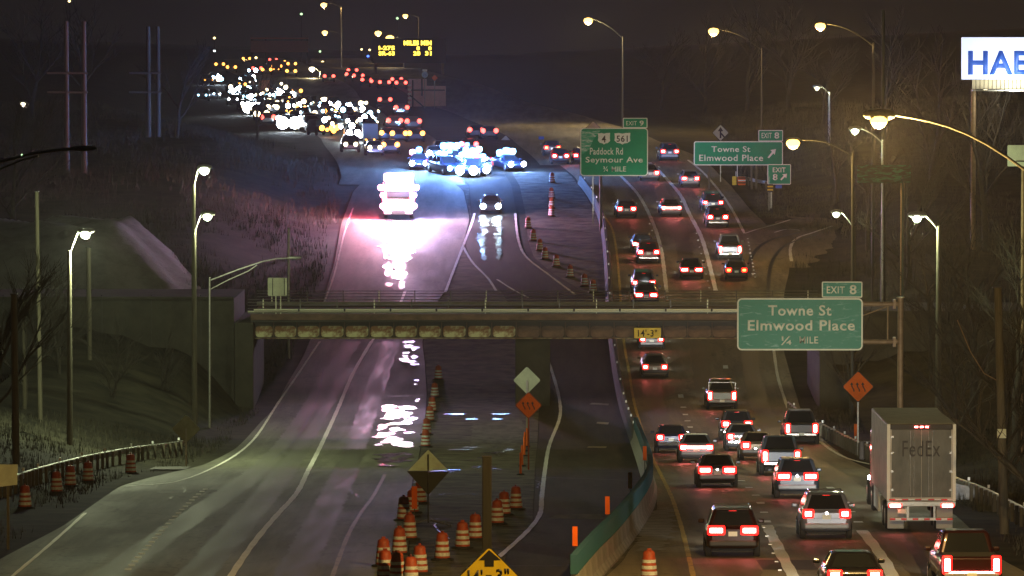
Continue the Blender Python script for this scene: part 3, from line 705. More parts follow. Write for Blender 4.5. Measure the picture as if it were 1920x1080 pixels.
# --- Paddock Rd sign over the far lanes
Yp = 450.0
g = thing('guide_sign', 'square green guide sign with route shields 4 and 561 over the far lanes', 'road sign', (at(1127, 400, Yp).x, Yp, zg(Yp)))
go = tuple(g.location)
panel(g, pr(1088, 240, 1215, 330, Yp), Yp, M['green'], M['sign_w2'], r=.3, bw=.08)
panel(g, pr(1168, 221, 1214, 240, Yp), Yp, M['green'], M['sign_w2'], r=.08, bw=.07, name='exit_tab')
tx('EXIT', 1174, 227, 1194, 235, Yp, M['sign_w2'], g, .01); tx('9', 1199, 226, 1207, 236, Yp, M['sign_w2'], g, .02)
def shield(par, a, b_, c, d, Y):
    q = pr(a, b_, c, d, Y); x0, z0, x1, z1 = q; w = x1-x0; h = z1-z0
    pts = [(0,.95),(.3,.98),(.5,.93),(.7,.98),(1,1),(.97,.6),(1,.3),(.8,.12),(.62,.10),(.5,0),(.38,.10),(.15,.15),(0,.35),(.03,.6)]
    MB().prism([(x0+w*u, z0+h*v) for u, v in pts][::-1], Y-.012, Y-.002).build('route_shield', M['sign_w2'], par, go)
shield(g, 1121, 249, 1144, 271, Yp); shield(g, 1152, 249, 1182, 271, Yp)
fit_text('4', *((lambda q: (q[0], q[2], q[1], q[3]))(pr(1128, 254, 1136, 267, Yp))), Yp-.013, M['black'], g, bold=.015)
fit_text('561', *((lambda q: (q[0], q[2], q[1], q[3]))(pr(1156, 254, 1177, 266, Yp))), Yp-.013, M['black'], g, bold=.015)
tx('Paddock Rd', 1106, 277, 1168, 290, Yp, M['sign_w2'], g, .015); tx('Seymour Ave', 1098, 294, 1205, 308, Yp, M['sign_w2'], g, .015)
tx('¾ MILE', 1131, 312, 1174, 322, Yp, M['sign_w2'], g, .01)
M['pale_smear'] = smeared('smeared_patch', (.010,.42,.22), (.55,.72,.66), .47)  # pale streaks over green
M['pale_smear'].node_tree.nodes['Mapping'].inputs['Scale'].default_value = (.8, 1, 5)
q = pr(1090, 245, 1112, 290, Yp); MB().prism([(q[0], q[1]), (q[2]-.35, q[1]+.4), (q[2], q[3]-.8), (q[2]+.6, q[3]), (q[0], q[3])][::-1], Yp-.0095, Yp-.006).build('pale_patch', M['pale_smear'], g, go)
xp = at(1127, 0, Yp).x
MB().tube([(xp, Yp+.5, zg(Yp)-.2), (xp, Yp+.5, at(0, 245, Yp).z)], .13, 10).build('post', M['dark'], g, go)
for pyy in (255, 315): MB().box(((at(1095, 0, Yp).x+at(1208, 0, Yp).x)/2, Yp+.35, at(0, pyy, Yp).z), (at(1208, 0, Yp).x-at(1095, 0, Yp).x, .2, .12)).build('arm', M['dark'], g, go)

# --- Towne St sign in the gore
Yt = 488.0
g = thing('exit_sign', 'wide green Towne St Elmwood Place sign beside the bright sodium lamp', 'road sign', (at(1385, 330, Yt).x, Yt, zg(Yt)))
go = tuple(g.location)
panel(g, pr(1301, 265, 1468, 310, Yt), Yt, M['green'], M['sign_w2'], r=.2, bw=.08)
panel(g, pr(1422, 244, 1468, 265, Yt), Yt, M['green'], M['sign_w2'], r=.08, bw=.07, name='exit_tab')
tx('EXIT', 1428, 249, 1447, 259, Yt, M['sign_w2'], g, .01); tx('8', 1452, 248, 1461, 260, Yt, M['sign_w2'], g, .02)
tx('Towne St', 1334, 274, 1407, 285, Yt, M['sign_w2'], g, .015); tx('Elmwood Place', 1311, 290, 1431, 302, Yt, M['sign_w2'], g, .015)
xa, za = at(1447, 0, Yt).x, at(0, 288, Yt).z
MB().prism([(xa-.35, za-.35), (xa-.22, za-.42), (xa+.18, za+.02), (xa+.30, za-.12), (xa+.42, za+.42), (xa-.1, za+.33), (xa+.05, za+.18)], Yt-.012, Yt-.004).build('arrow', M['sign_w2'], g, go)
for pxx in (1330, 1410, 1419, 1450):
    MB().box((at(pxx, 0, Yt).x, Yt+.2, (zg(Yt)+at(0, 275, Yt).z)/2), (.18, .2, at(0, 275, Yt).z-zg(Yt)+.3)).build('post', M['wood'], g, go)
Ye = 470.0; pe = gp(1447, 392)
g = thing('exit_gore_sign', 'small green EXIT 8 arrow sign standing in the gore grass', 'road sign', (at(1447, 0, Ye).x, Ye, terr(at(1447, 0, Ye).x, Ye))); go = tuple(g.location)
panel(g, pr(1439, 308, 1483, 346, Ye), Ye, M['green'], M['sign_w2'], r=.12, bw=.06)
tx('EXIT', 1449, 314, 1473, 323, Ye, M['sign_w2'], g, .015); tx('8', 1449, 326, 1458, 338, Ye, M['sign_w2'], g, .02)
xa, za = at(1470, 0, Ye).x, at(0, 332, Ye).z
MB().prism([(xa-.30, za-.20), (xa-.20, za-.30), (xa+.12, za+.02), (xa+.24, za-.10), (xa+.30, za+.30), (xa-.12, za+.24), (xa+.0, za+.12)], Ye-.012, Ye-.004).build('arrow', M['sign_w2'], g, go)
MB().box((at(1447, 0, Ye).x, Ye+.15, (go[2]+at(0, 315, Ye).z)/2), (.12, .12, at(0, 315, Ye).z-go[2]+.2)).build('post', M['galv'], g, go)
q = pr(1454, 347, 1466, 353, Ye); MB().prism(rrect(*q, .03), Ye-.01, Ye+.02).build('mile_tab', mat('sign_blue', (.02,.09,.5), .5), g, go)
M['blue'] = bpy.data.materials['sign_blue']

# --- diamonds
def dsign(name, label, cat, cx, cy, hpx, Y, face, border=None, post_mat=None, base=None, back=False, post=True):
    h = hpx*Y/F; c = at(cx, cy, Y); z0 = terr(c.x, Y) if base is None else base
    t = thing(name, label, cat, (c.x, Y, z0)); off = tuple(t.location)
    p = MB().prism(diamond(c.x, c.z, h, .10), Y, Y+.03).build('panel', border or face, t, off)
    if border is not None: MB().prism(diamond(c.x, c.z, h-.035*1.4, .09), Y-.006, Y+.01).build('panel_face', face, p, off)
    if post: MB().box((c.x, Y+(.08 if not back else -.05), (z0-.2+c.z)/2), (.08, .06, c.z-z0+.2)).build('post', post_mat or M['galv'], t, off)
    return t, c, h
def wavy_arrows(t, c, h, mt):
    off = tuple(root_loc(t))
    for dx in (-.36, -.02, .32):
        pts = []; n = 10; Lr = []
        for k in range(n+1):
            u = k/n; x = c.x+h*(dx+.24*sstep((u-.15)/.7)*-.55+.10); z = c.z+h*(-.30+.42*u)
            Lr.append((x, z))
        w = h*.035; Lr = Lr
        poly = [(x-w, z) for x, z in Lr]+[(x+w, z) for x, z in Lr][::-1]
        for i in range(len(Lr)-1):
            a, b_ = Lr[i], Lr[i+1]
        bm_ = MB()
        for i in range(len(Lr)-1): bm_.prism([(Lr[i][0]-w, Lr[i][1]), (Lr[i][0]+w, Lr[i][1]), (Lr[i+1][0]+w, Lr[i+1][1]), (Lr[i+1][0]-w, Lr[i+1][1])], c.y-.012, c.y-.004)
        x, z = Lr[-1]; bm_.prism([(x-h*.10, z), (x+h*.10, z), (x-h*.01, z+h*.15)], c.y-.012, c.y-.004)
        bm_.build('arrow', mt, t, off)
t, c, h = dsign('lane_shift_sign', 'bright orange lane shift diamond standing just left of the truck', 'road sign', 1609, 725, 30.5, 286, M['orange'], M['black']); wavy_arrows(t, c, h, M['black'])
t, c, h = dsign('lane_shift_sign', 'orange lane shift diamond on a flagged orange post in the median', 'road sign', 991, 760, 26, 262, M['orange'], M['b_orange'], post_mat=M['b_orange']); wavy_arrows(t, c, h, M['black'])
dsign('reversed_sign', 'pale five sided back of a diamond sign above the orange median diamond', 'road sign', 988, 713, 26, 300, M['sign_back'], back=True)
dsign('reversed_sign', 'dull back of a diamond warning sign by the left guardrail end', 'road sign', 349, 804, 27, 268, mat('dark_aluminium_back', (.34,.36,.26), .7, vs=1.5, col2=(.22,.24,.17)), back=True)
# portable diamond; its lit top and unlit lower half painted as two panels
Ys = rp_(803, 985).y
t = thing('portable_sign', 'portable diamond sign seen from behind, pale lit top and dark shaded lower half', 'road sign', (at(803, 985, Ys).x, Ys, zg(Ys))); off = tuple(t.location)
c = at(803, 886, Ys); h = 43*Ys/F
MB().prism([(c.x, c.z+h), (c.x-h*.88, c.z+h*.08), (c.x+h*.88, c.z+h*.08)], Ys, Ys+.03).build('panel', mat('lit_mint_back', (.70,.92,.72), .6, vs=2, col2=(.50,.62,.48)), t, off)
MB().prism([(c.x-h*.94, c.z+h*.06), (c.x, c.z-h), (c.x+h*.94, c.z+h*.06)][::-1], Ys+.005, Ys+.03).build('shaded_half', mat('shaded_dark_back', (.05,.055,.045), .9), t, off)
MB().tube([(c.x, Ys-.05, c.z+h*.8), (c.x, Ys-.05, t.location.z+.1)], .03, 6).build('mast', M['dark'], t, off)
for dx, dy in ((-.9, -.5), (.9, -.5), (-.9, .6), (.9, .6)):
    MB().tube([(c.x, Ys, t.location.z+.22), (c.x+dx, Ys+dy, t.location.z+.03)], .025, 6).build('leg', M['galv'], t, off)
# low clearance diamond, bottom edge
Yl = 158.0
t, c, h = dsign('clearance_sign', "yellow diamond reading 14'-3\" with an up arrow at the bottom edge", 'road sign', 917, 1083, 60, Yl, M['yellow'], M['black'])
off = tuple(root_loc(t)); x0 = at(905, 0, Yl).x
def P(px, py): q = at(px, py, Yl); return (q.x, q.z)
MB().prism([P(909, 1062), P(926, 1062), P(926, 1050), P(939, 1050), P(917, 1031), P(898, 1050), P(909, 1050)], Yl-.014, Yl-.004).build('arrow', M['black'], t, off)
tx("14'", 877, 1068, 905, 1092, Yl, M['black'], t, .025); tx('3"', 930, 1066, 955, 1092, Yl, M['black'], t, .025); tx('-', 911, 1078, 922, 1081, Yl, M['black'], t)
p = at(913, 1020, 168); b = MB(); t2 = thing('timber_post', 'dark square timber post standing behind the yellow clearance diamond', 'post', (p.x, 168, zg(168)))
MB().cbox((p.x, 168, (zg(168)-.2+at(0, 856, 168).z)/2), (.30, .26, at(0, 856, 168).z-zg(168)+.2), .03).build('shaft', M['dark_wood'], t2)
MB().box((p.x, 168, at(0, 856, 168).z+.015), (.33, .29, .03)).build('cap', M['dark'], t2)
# plaque on the girder
q = pr(1188, 614, 1240, 635, BY+.2); t = thing('clearance_plaque', "yellow 14'-3\" plaque fixed to the bridge girder", 'road sign', ((q[0]+q[2])/2, BY+.2, q[1]))
panel(t, q, BY+.2, M['yellow'], M['black'], r=.04, bw=.03); fit_text("14'-3\"", *((lambda q: (q[0], q[2], q[1], q[3]))(pr(1196, 618, 1232, 631, BY+.2))), BY+.194, M['black'], t, bold=.012)
# sign back on the bridge rail
q = pr(502, 521, 538, 555, BY); t = thing('reversed_sign', 'square white sign back standing on the left end of the bridge rail', 'road sign', (at(520, 0, BY).x, BY+.1, Z(588))); off = tuple(t.location)
MB().prism(rrect(*q, .08), BY+.1, BY+.14).build('panel', M['sign_back'], t, off)
for pxx in (510, 532): MB().box((at(pxx, 0, BY).x, BY+.07, (q[1]+q[3])/2), (.05, .05, q[3]-q[1]-.06)).build('stringer', M['dark'], t, off)
for pxx in (516, 525): MB().box((at(pxx, 0, BY).x, BY+.20, (q[1]+Z(586))/2+.1), (.07, .06, q[1]-Z(586)+.4)).build('post', M['rail'], t, off)
# merge diamond and white diamond behind signs
t, c, h = dsign('merge_sign', 'pale diamond with a merge arrow above the wide green exit sign', 'road sign', 1351, 249, 16, 495, mat('merge_face', (.62,.64,.42), .5), M['black'])
off = tuple(root_loc(t)); Q = lambda px, py: (at(px, py, 495).x, at(px, py, 495).z)
MB().prism([Q(1349.5, 259), Q(1352.5, 259), Q(1352.5, 246), Q(1356, 246), Q(1351, 238), Q(1346, 246), Q(1349.5, 246)], 494.985, 494.996).build('arrow', M['black'], t, off)
MB().prism([Q(1357, 258), Q(1359, 256), Q(1353, 249), Q(1352, 252)], 494.985, 494.996).build('arrow_branch', M['black'], t, off)
dsign('diamond_sign', 'cream tip of a diamond sign peeping over the shield sign', 'road sign', 1112, 240, 14, 456, mat('cream_face', (.75,.62,.42), .5), M['black'])
dsign('reversed_sign', 'grey diamond sign back left of the lamp in the far median', 'road sign', 948, 268, 14, 560, M['sign_back'])
for i, (a, b_) in enumerate(((983, 266), (991, 266))):
    q = pr(a, b_, a+7, b_+21, 560); t = thing('panel_sign', ('left' if i == 0 else 'right')+' one of two narrow grey upright panels in the far median', 'road sign', ((q[0]+q[2])/2, 560, terr(q[0], 560))); off = tuple(t.location)
    MB().prism(rrect(*q, .04), 560, 560.04).build('panel', M['sign_back'], t, off); MB().box(((q[0]+q[2])/2, 560.08, (off[2]+q[3])/2), (.07, .06, q[3]-off[2])).build('post', M['galv'], t, off)
q = pr(1010, 256, 1020, 278, 560); t = thing('blue_sign', 'small upright blue marker sign left of the shield sign', 'road sign', (q[0], 560, terr(q[0], 560))); off = tuple(t.location)
MB().prism(rrect(*q, .04), 560, 560.04).build('panel', M['blue'], t, off); MB().box(((q[0]+q[2])/2, 560.08, (off[2]+q[3])/2), (.08, .06, q[3]-off[2])).build('post', M['galv'], t, off)
# mottled green sign, right
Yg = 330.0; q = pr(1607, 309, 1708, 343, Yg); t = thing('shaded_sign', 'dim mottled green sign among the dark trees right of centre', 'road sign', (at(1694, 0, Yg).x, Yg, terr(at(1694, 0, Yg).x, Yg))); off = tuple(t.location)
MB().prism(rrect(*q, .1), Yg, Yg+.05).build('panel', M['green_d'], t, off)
MB().tube([(at(1693, 0, Yg).x, Yg+.3, off[2]-.2), (at(1694, 0, Yg).x, Yg+.3, q[3]-.3)], .12, 10).build('post', M['galv_rust'], t, off)
MB().box(((q[0]+q[2])/2, Yg+.18, (q[1]+q[3])/2), (q[2]-q[0]-.3, .2, .1)).build('arm', M['dark'], t, off)
# sign back at the right frame edge and white board at the left
q = pr(1889, 272, 1950, 312, 260); t = thing('reversed_sign', 'grey sign back cut by the right edge below the billboard', 'road sign', (at(1948, 0, 260).x, 260, terr(at(1948, 0, 260).x, 260))); off = tuple(t.location)
MB().prism(rrect(*q, .05), 260, 260.04).build('panel', M['sign_back'], t, off); MB().tube([(at(1920, 0, 260).x, 260.15, off[2]), (at(1920, 0, 260).x, 260.15, q[3])], .09, 8).build('post', M['galv_rust'], t, off)
MB().box((at(1920, 0, 260).x, 259.97, q[1]+.25), (.75, .04, .05)).build('stringer', M['dark'], t, off)
q = pr(-60, 870, 33, 915, 190); t = thing('sign_board', 'plain white board low at the left edge beside the barrels', 'road sign', (at(-10, 0, 190).x, 190, terr(at(-10, 0, 190).x, 190))); off = tuple(t.location)
MB().prism([(q[0], q[1]-.1), (q[2]-.02, q[1]+.12), (q[2], q[3]-.02), (q[0], q[3])][::-1], 190, 190.05).build('panel', M['sign_back'], t, off)
for f in (.25, .8): MB().box((q[0]+(q[2]-q[0])*f, 190.08, (off[2]-.2+q[3])/2), (.09, .09, q[3]-off[2]+.1)).build('post', M['wood'], t, off)
# billboard, top right
Yb = 420.0; t = thing('billboard', 'lit white billboard with blue letters over a ribbed cream skirt, top right', 'billboard', (at(1828, 0, Yb).x, Yb, terr(at(1828, 0, Yb).x, Yb))); off = tuple(t.location)
q = pr(1803, 70, 1990, 149, Yb); MB().prism(rrect(*q, .03), Yb, Yb+.3).build('panel', mat('glowing_billboard_vinyl', (.8,.85,1), .5, emit=(.62,.72,1), es=1.1), t, off)  # floodlighting on face and letters put into their own glow
fit_text('HAEL', *((lambda q: (q[0], q[2], q[1], q[3]))(pr(1815, 95, 1960, 140, Yb))), Yb-.01, mat('glowing_blue_ink', (.02,.10,.45), .5, emit=(.02,.09,.5), es=.8), t, bold=.03)
q2 = pr(1822, 149, 1990, 167, Yb)
for k in range(22):
    xx = q2[0]+(q2[2]-q2[0])*(k+.5)/22; MB().box((xx, Yb-.05, (q2[1]+q2[3])/2), ((q2[2]-q2[0])/22-.05, .12, q2[3]-q2[1]-.04)).build('skirt_slat', mat('cream_slat', (.60,.56,.40), .6) if k == 0 else bpy.data.materials['cream_slat'], t, off)
MB().box(((q2[0]+q2[2])/2, Yb-.5, q2[1]-.1), (q2[2]-q2[0], 1.0, .12)).build('catwalk', M['galv'], t, off)
MB().tube([(at(1827, 0, Yb).x, Yb+.5, off[2]-.5), (at(1827, 0, Yb).x, Yb+.5, q2[1])], .20, 12).build('column', M['galv_rust'], t, off)
for k in range(5):
    xx = q2[0]+1+k*1.7; lm = MB().box((xx, Yb-1.1, q2[1]-.12), (.35, .2, .12)).build('floodlight', M['dark'], t, off)
    MB().box((xx, Yb-1.0, q2[1]-.05), (.3, .12, .02)).build('floodlight_lens', M['ledfar'], lm, off)
lt = bpy.data.lights.new('floodlight_beam', 'POINT'); lt.energy = 900; lt.color = (1,.95,.8); lt.shadow_soft_size = .5; lo = bpy.data.objects.new('floodlight_beam', lt); COL.objects.link(lo); lo.parent = t; lo.location = (3.0, -2.2, q2[1]-.1-off[2])
# message board, far
Yv = 900.0; t = thing('message_board', 'dark electronic board with amber travel times over the far motorway', 'message sign', (at(760, 0, Yv).x, Yv, terr(at(760, 0, Yv).x, Yv))); off = tuple(t.location)
q = pr(698, 72, 836, 118, Yv); MB().cbox(((q[0]+q[2])/2, Yv+.6, (q[1]+q[3])/2), (q[2]-q[0], 1.1, q[3]-q[1]), .08).build('cabinet', M['dark'], t, off)
AMB = mat('lit_amber_pixels', (.9,.7,.1), .4, emit=(1,.70,.06), es=4.5)
for s_, a, b_, c_, d_ in (('MILES MIN', 757, 76, 809, 85), ('I-275', 710, 86, 740, 94), ('8', 781, 87, 787, 94), ('8', 803, 87, 809, 94), ('SR-63', 710, 96, 740, 104), ('28', 775, 96, 788, 104), ('31', 797, 96, 809, 104)):
    fit_text(s_, *((lambda q: (q[0], q[2], q[1], q[3]))(pr(a, b_, c_, d_, Yv))), Yv+.04, AMB, t, bold=.045, depth=.02)
for pxx in (704, 830): MB().tube([(at(pxx, 0, Yv).x, Yv+1.3, off[2]-1), (at(pxx, 0, Yv).x, Yv+1.3, q[3])], .25, 8).build('support_column', M['galv_rust'], t, off)
for pyy in (78, 110): MB().tube([(at(704, 0, Yv).x, Yv+1.3, at(0, pyy, Yv).z), (at(830, 0, Yv).x, Yv+1.3, at(0, pyy, Yv).z)], .12, 6).build('truss_chord', M['galv_rust'], t, off)
# big braced sign back, far centre
Yk = 700.0; t = thing('reversed_sign', 'large pinkish braced sign back with a ladder column in the far median', 'road sign', (at(770, 0, Yk).x, Yk, terr(at(770, 0, Yk).x, Yk))); off = tuple(t.location)
PK = mat('dull_pink_aluminium', (.95,.66,.64), .6, vs=1, col2=(.75,.52,.50))
MB().prism(rrect(*pr(766, 148, 800, 212, Yk), .05), Yk, Yk+.05).build('panel', PK, t, off); MB().prism(rrect(*pr(800, 161, 836, 212, Yk), .05), Yk+.01, Yk+.06).build('panel', PK, t, off)
for a, b_ in (((768, 169), (834, 169)), ((768, 205), (834, 205)), ((768, 178), (800, 205)), ((774, 150), (774, 205)), ((791, 148), (791, 180))):
    A, B_ = at(*a, Yk), at(*b_, Yk); A.y = B_.y = Yk-.2; MB().tube([A, B_], .09, 6).build('brace', M['dark'], t, off)
for k in range(6): A = at(768, 160+k*8, Yk); MB().box((A.x, Yk-.35, A.z), (.45, .2, .28)).build('cabinet', M['sign_w2'], t, off)
MB().tube([(at(791, 0, Yk).x, Yk-.1, off[2]-1), (at(791, 0, Yk).x, Yk-.1, at(0, 205, Yk).z)], .2, 8).build('column', M['dark'], t, off)
t = thing('route_marker', 'small blue and white interstate shield above the pink sign back', 'road sign', (at(796, 0, 690).x, 690, terr(at(796, 0, 690).x, 690))); off = tuple(t.location)
MB().prism(rrect(*pr(792, 130, 801, 134, 690), .03), 690, 690.04).build('direction_plate', M['sign_w2'], t, off)
c = at(796.5, 140, 690); MB().lathe([(.42, -.02), (.42, .02)], c, 'Y', 14, False).build('shield', mat('shield_pale_blue', (.45,.62,.8), .5), t, off)
fit_text('75', c.x-.22, c.x+.22, c.z-.2, c.z+.12, 689.97, M['blue'], t); MB().tube([(c.x, 690.1, off[2]), (c.x, 690.1, c.z)], .05, 6).build('post', M['galv'], t, off)
t, c, h = dsign('orange_sign', 'tiny orange diamond right of the far interstate shield', 'road sign', 815, 146, 6, 690, M['orange'])
# pinkish gantry box far top left
Yq = 1100.0; t = thing('gantry_sign', 'dim rust red gantry sign at the top left of the far traffic', 'road sign', (at(524, 0, Yq).x, Yq, terr(at(524, 0, Yq).x, Yq))); off = tuple(t.location)
MB().prism(rrect(*pr(470, 76, 578, 98, Yq), .1), Yq, Yq+.1).build('panel', mat('dim_red_panel', (.70,.30,.24), .7), t, off)
MB().box((at(524, 0, Yq).x, Yq-.2, at(0, 72, Yq).z), (at(578, 0, Yq).x-at(470, 0, Yq).x, .5, .4)).build('truss_chord', mat('dim_red_truss', (.90,.42,.32), .7), t, off)
for pxx in (472, 498, 576): MB().box((at(pxx, 0, Yq).x, Yq+.3, (off[2]+at(0, 74, Yq).z)/2), (.3, .3, at(0, 74, Yq).z-off[2]+1)).build('column', M['dark'], t, off)

# ================================================================== LAMPS AND POLES
def light(name, kind, loc, col, power, parent=None, size=.15, spot=None, blend=.5, rot=None):
    l = bpy.data.lights.new(name, kind); l.color = col; l.energy = power; l.shadow_soft_size = size
    if spot: l.spot_size = spot; l.spot_blend = blend
    o = bpy.data.objects.new(name, l); COL.objects.link(o); o.location = loc
    if rot: o.rotation_euler = rot
    o.parent = parent; return o
HPS = (1, .62, .20); HPSW = (1, .80, .45); WHT = (.90, 1, .58); LAMPK = .42
def lamp(label, px, py, Y, rpx, mt, lcol, power, pole=None, arm_up=.0, polemat='galv', top=None, group=None, aim=None):
    """street lamp: pole (at pixel column `pole`), curved arm, cobra head with a lit bowl, and its own light"""
    hd = at(px, py, Y); r = rpx*Y/F
    pxl = px+60 if pole is None else pole
    bx_ = at(pxl, 0, Y).x; z0 = terr(bx_, Y); t = thing('street_lamp', label, 'street lamp', (bx_, Y, z0), group); off = tuple(t.location)
    ztop = hd.z-.4 if top is None else at(0, top, Y).z
    rr = .13 if polemat != 'wood' else .17
    MB().tube([(bx_, Y, z0-.3), (bx_, Y, ztop)], rr, 10, r2=rr*.65).build('pole', M[polemat], t)
    s = 1 if bx_ > hd.x else -1
    n = 8; pts = []
    a0 = Vector((bx_, Y, ztop-.25)); a1 = Vector((hd.x+s*.35, Y, hd.z+.12))
    for k in range(n+1):
        u = k/n; p = a0.lerp(a1, u); p.z += math.sin(math.pi*u)*abs(a0.x-a1.x)*.10+ (0)
        pts.append(p)
    MB().tube(pts, .05, 6, r2=.035).build('arm', M[polemat if polemat != 'wood' else 'galv'], t)
    hb = MB(); hb.lathe([(.03, -.45), (.12, -.35), (.17, -.05), (.16, .25), (.10, .42), (.03, .48)], (hd.x, Y, hd.z+.12), 'X', 12)
    hs = hb.build('lamp_head', M['galv'], t)
    MB().lathe([(.02*r, -r*.85), (r*.6, -r*.62), (r*.92, -r*.2), (r, r*.1), (r*.8, r*.5), (.1*r, r*.72)], (hd.x, Y, hd.z-r*.25), 'Z', 14).build('lamp_bowl', M[mt], hs, off)
    if power: light('lamp_light', 'POINT', (hd.x-off[0], -.0, hd.z-off[2]-r-.12), lcol, power*LAMPK*(.5 if lcol == WHT else 1), t, max(.15, r*.6))
    return t
# near sodium lamps on the right
lamp('brightest sodium lamp at upper right on a long curved arm', 1648, 223, 152, 16.5, 'hps', HPS, 64000, pole=1960, top=330, polemat='pole_dim')
lamp('bright sodium lamp touching the right end of the wide green exit sign', 1487, 266, 330, 13, 'hps', HPS, 9000, pole=1600, top=285, polemat='pole_dim')
lamp('sodium lamp at the top, second of the row over the northbound lanes', 1338, 57, 580, 10, 'hps', HPS, 16000, pole=1429, top=90, polemat='pole_dim')
lamp('sodium lamp at the top on a tall pole above the shield sign', 1103, 37, 600, 8.5, 'hps', HPSW, 16000, pole=1168, top=68, polemat='pole_dim')
lamp('topmost right sodium lamp with its arm reaching from the right', 1538, 47, 420, 10, 'hps', HPS, 12000, pole=1638, top=80, polemat='pole_dim')
lamp('small white lamp above the bright yellow lamps at right', 1532, 164, 520, 4.5, 'ledfar', WHT, 2500, pole=1556, top=172)
lamp('greenish white lamp left of the brightest sodium lamp', 1603, 244, 360, 7.5, 'led', WHT, 3500, pole=1656, top=262)
lamp('white lamp over the short pole behind the exit ramp', 1568, 400, 400, 7, 'led', WHT, 5000, pole=1603, top=424, polemat='wood')
lamp('white lamp on the wooden pole behind the tan cantilever', 1719, 407, 255, 9, 'led', WHT, 9000, pole=1762, top=424, polemat='wood')
# left
lamp('white lamp on the wooden pole before the snowy mound', 160, 437, 275, 10, 'led', WHT, 52000, pole=128, top=470, polemat='wood')
lamp('upper of two white lamps on the pole left of the bridge', 383, 317, 325, 10, 'led', WHT, 12000, pole=362, top=345, polemat='wood')
lamp('lower of two white lamps on the pole left of the bridge', 389, 404, 310, 9, 'led', WHT, 9000, pole=363, top=430, polemat='wood')
lamp('small pink white lamp alone at the far left', 43, 194, 600, 5, 'ledfar', (1,.8,.7), 900, pole=66, top=200)
# far ones
for a in (('topmost sodium lamp above the far left traffic', 607, 8, 1000, 6, 'hpsfar', HPS, 5000, 640),
          ('second sodium lamp below the topmost far left lamp', 609, 60, 1250, 5.5, 'hpsfar', HPS, 5000, 640),
          ('far sodium lamp right of the pair by the message board', 760, 29, 1300, 5, 'hpsfar', HPS, 5000, 785),
          ('left lamp of the pair just above the message board', 709, 61, 1150, 6.5, 'hpsfar', HPS, 5000, 735),
          ('right lamp of the pair just above the message board', 731, 70, 1000, 8, 'hpsfar', HPSW, 5000, 757),
          ('far white lamp over the red tail lights', 585, 128, 860, 6, 'ledfar', HPSW, 5000, 600),
          ('large warm white lamp in the middle of the far traffic', 608, 188, 720, 12, 'ledfar', HPSW, 7000, 622),
          ('warm lamp below the large warm white far lamp', 597, 250, 640, 9, 'ledfar', HPSW, 5000, 612),
          ('small warm lamp lowest of the far left row', 639, 276, 600, 5, 'ledfar', HPSW, 3000, 655),
          ('white lamp above the right of the fire truck', 771, 297, 560, 12, 'ledfar', (1,.9,.85), 6000, 790),
          ('white lamp above the left of the fire truck', 716, 314, 545, 9, 'ledfar', (1,.9,.85), 5000, 702),
          ('middle white lamp above the fire truck', 745, 319, 545, 7.5, 'ledfar', (1,.9,.85), 4000, 730),
          ('large warm white lamp right of the police lights', 951, 302, 520, 10, 'led', HPSW, 9000, 968)):
    lamp(a[0], a[1], a[2], a[3], a[4], a[5], a[6], a[7], pole=a[8])
# tiny far town lights on posts
small = [(130,4,'warm'),(565,28,'green'),(402,73,'warm'),(402,97,'white'),(295,102,'warm'),(315,124,'green'),(360,153,'warm'),(693,95,'warm'),(678,94,'warm'),(690,107,'blue'),(745,36,'green'),(820,87,'white'),(824,100,'white'),(600,98,'green'),(731,143,'warm'),(1866,174,'white'),(452,115,'warm'),(480,110,'warm'),(534,117,'amber'),(560,125,'amber'),(568,127,'amber'),(550,140,'warm'),(436,150,'warm'),(520,153,'warm'),(527,153,'amber'),(605,118,'warm')]
MM = {'warm': mat('lit_warm_bulb', (.9,.8,.5), .3, emit=(1,.75,.3), es=5), 'green': mat('lit_green_bulb', (.6,.9,.7), .3, emit=(.6,1,.5), es=2.2), 'white': mat('lit_white_bulb', (.9,.9,.9), .3, emit=(.8,.95,1), es=5), 'blue': mat('lit_blue_bulb', (.2,.3,1), .3, emit=(.08,.2,1), es=4), 'amber': mat('lit_amber_bulb', (1,.5,.1), .3, emit=(1,.45,.08), es=6)}
bulb = {}
for k, (px, py, cn) in enumerate(small):
    Y = 1150+(k*37 % 300); c = at(px, py, Y); z0 = min(terr(c.x, Y), c.z-2); t = thing('post_lamp', f'tiny far {cn} light on a post beyond the left traffic' if px < 850 else 'tiny white light under the billboard', 'street lamp', (c.x, Y, z0), 'tiny far town lights'); 
    MB().tube([(c.x, Y, z0), (c.x, Y, c.z)], .08, 5).build('post', M['dark'], t)
    if cn not in bulb: bulb[cn] = MB().lathe([(.05,-.26),(.26,-.12),(.30,0),(.26,.12),(.05,.26)], (0,0,0), 'Z', 8).mesh('lamp_bowl', MM[cn])
    obj('lamp_bowl', bulb[cn], t, (0, -.1, c.z-z0+.2))

# unlit mast with twin tube arm left of the bridge
Ym = 318.0; c = at(393, 807, Ym); t = thing('street_lamp', 'unlit slim steel mast with a long twin arm left of the bridge rail', 'street lamp', (c.x, Ym, terr(c.x, Ym)))
B = lambda px, py, Y=Ym: at(px, py, Y)
MB().tube([(c.x, Ym, t.location.z-.3), B(393, 521)], .085, 8, r2=.06).build('pole', M['galv'], t)
MB().tube([B(393, 526), B(440, 508), B(490, 491), B(520, 485), B(542, 484)], .05, 6).build('arm', M['galv'], t)
MB().tube([B(393, 543), B(430, 524), B(466, 508), B(482, 497)], .04, 6).build('arm', M['galv'], t)
h0 = B(553, 483.5); MB().lathe([(.03,-.42),(.09,-.3),(.11,0),(.09,.3),(.03,.4)], h0, 'X', 10).build('lamp_head', M['galv'], t)
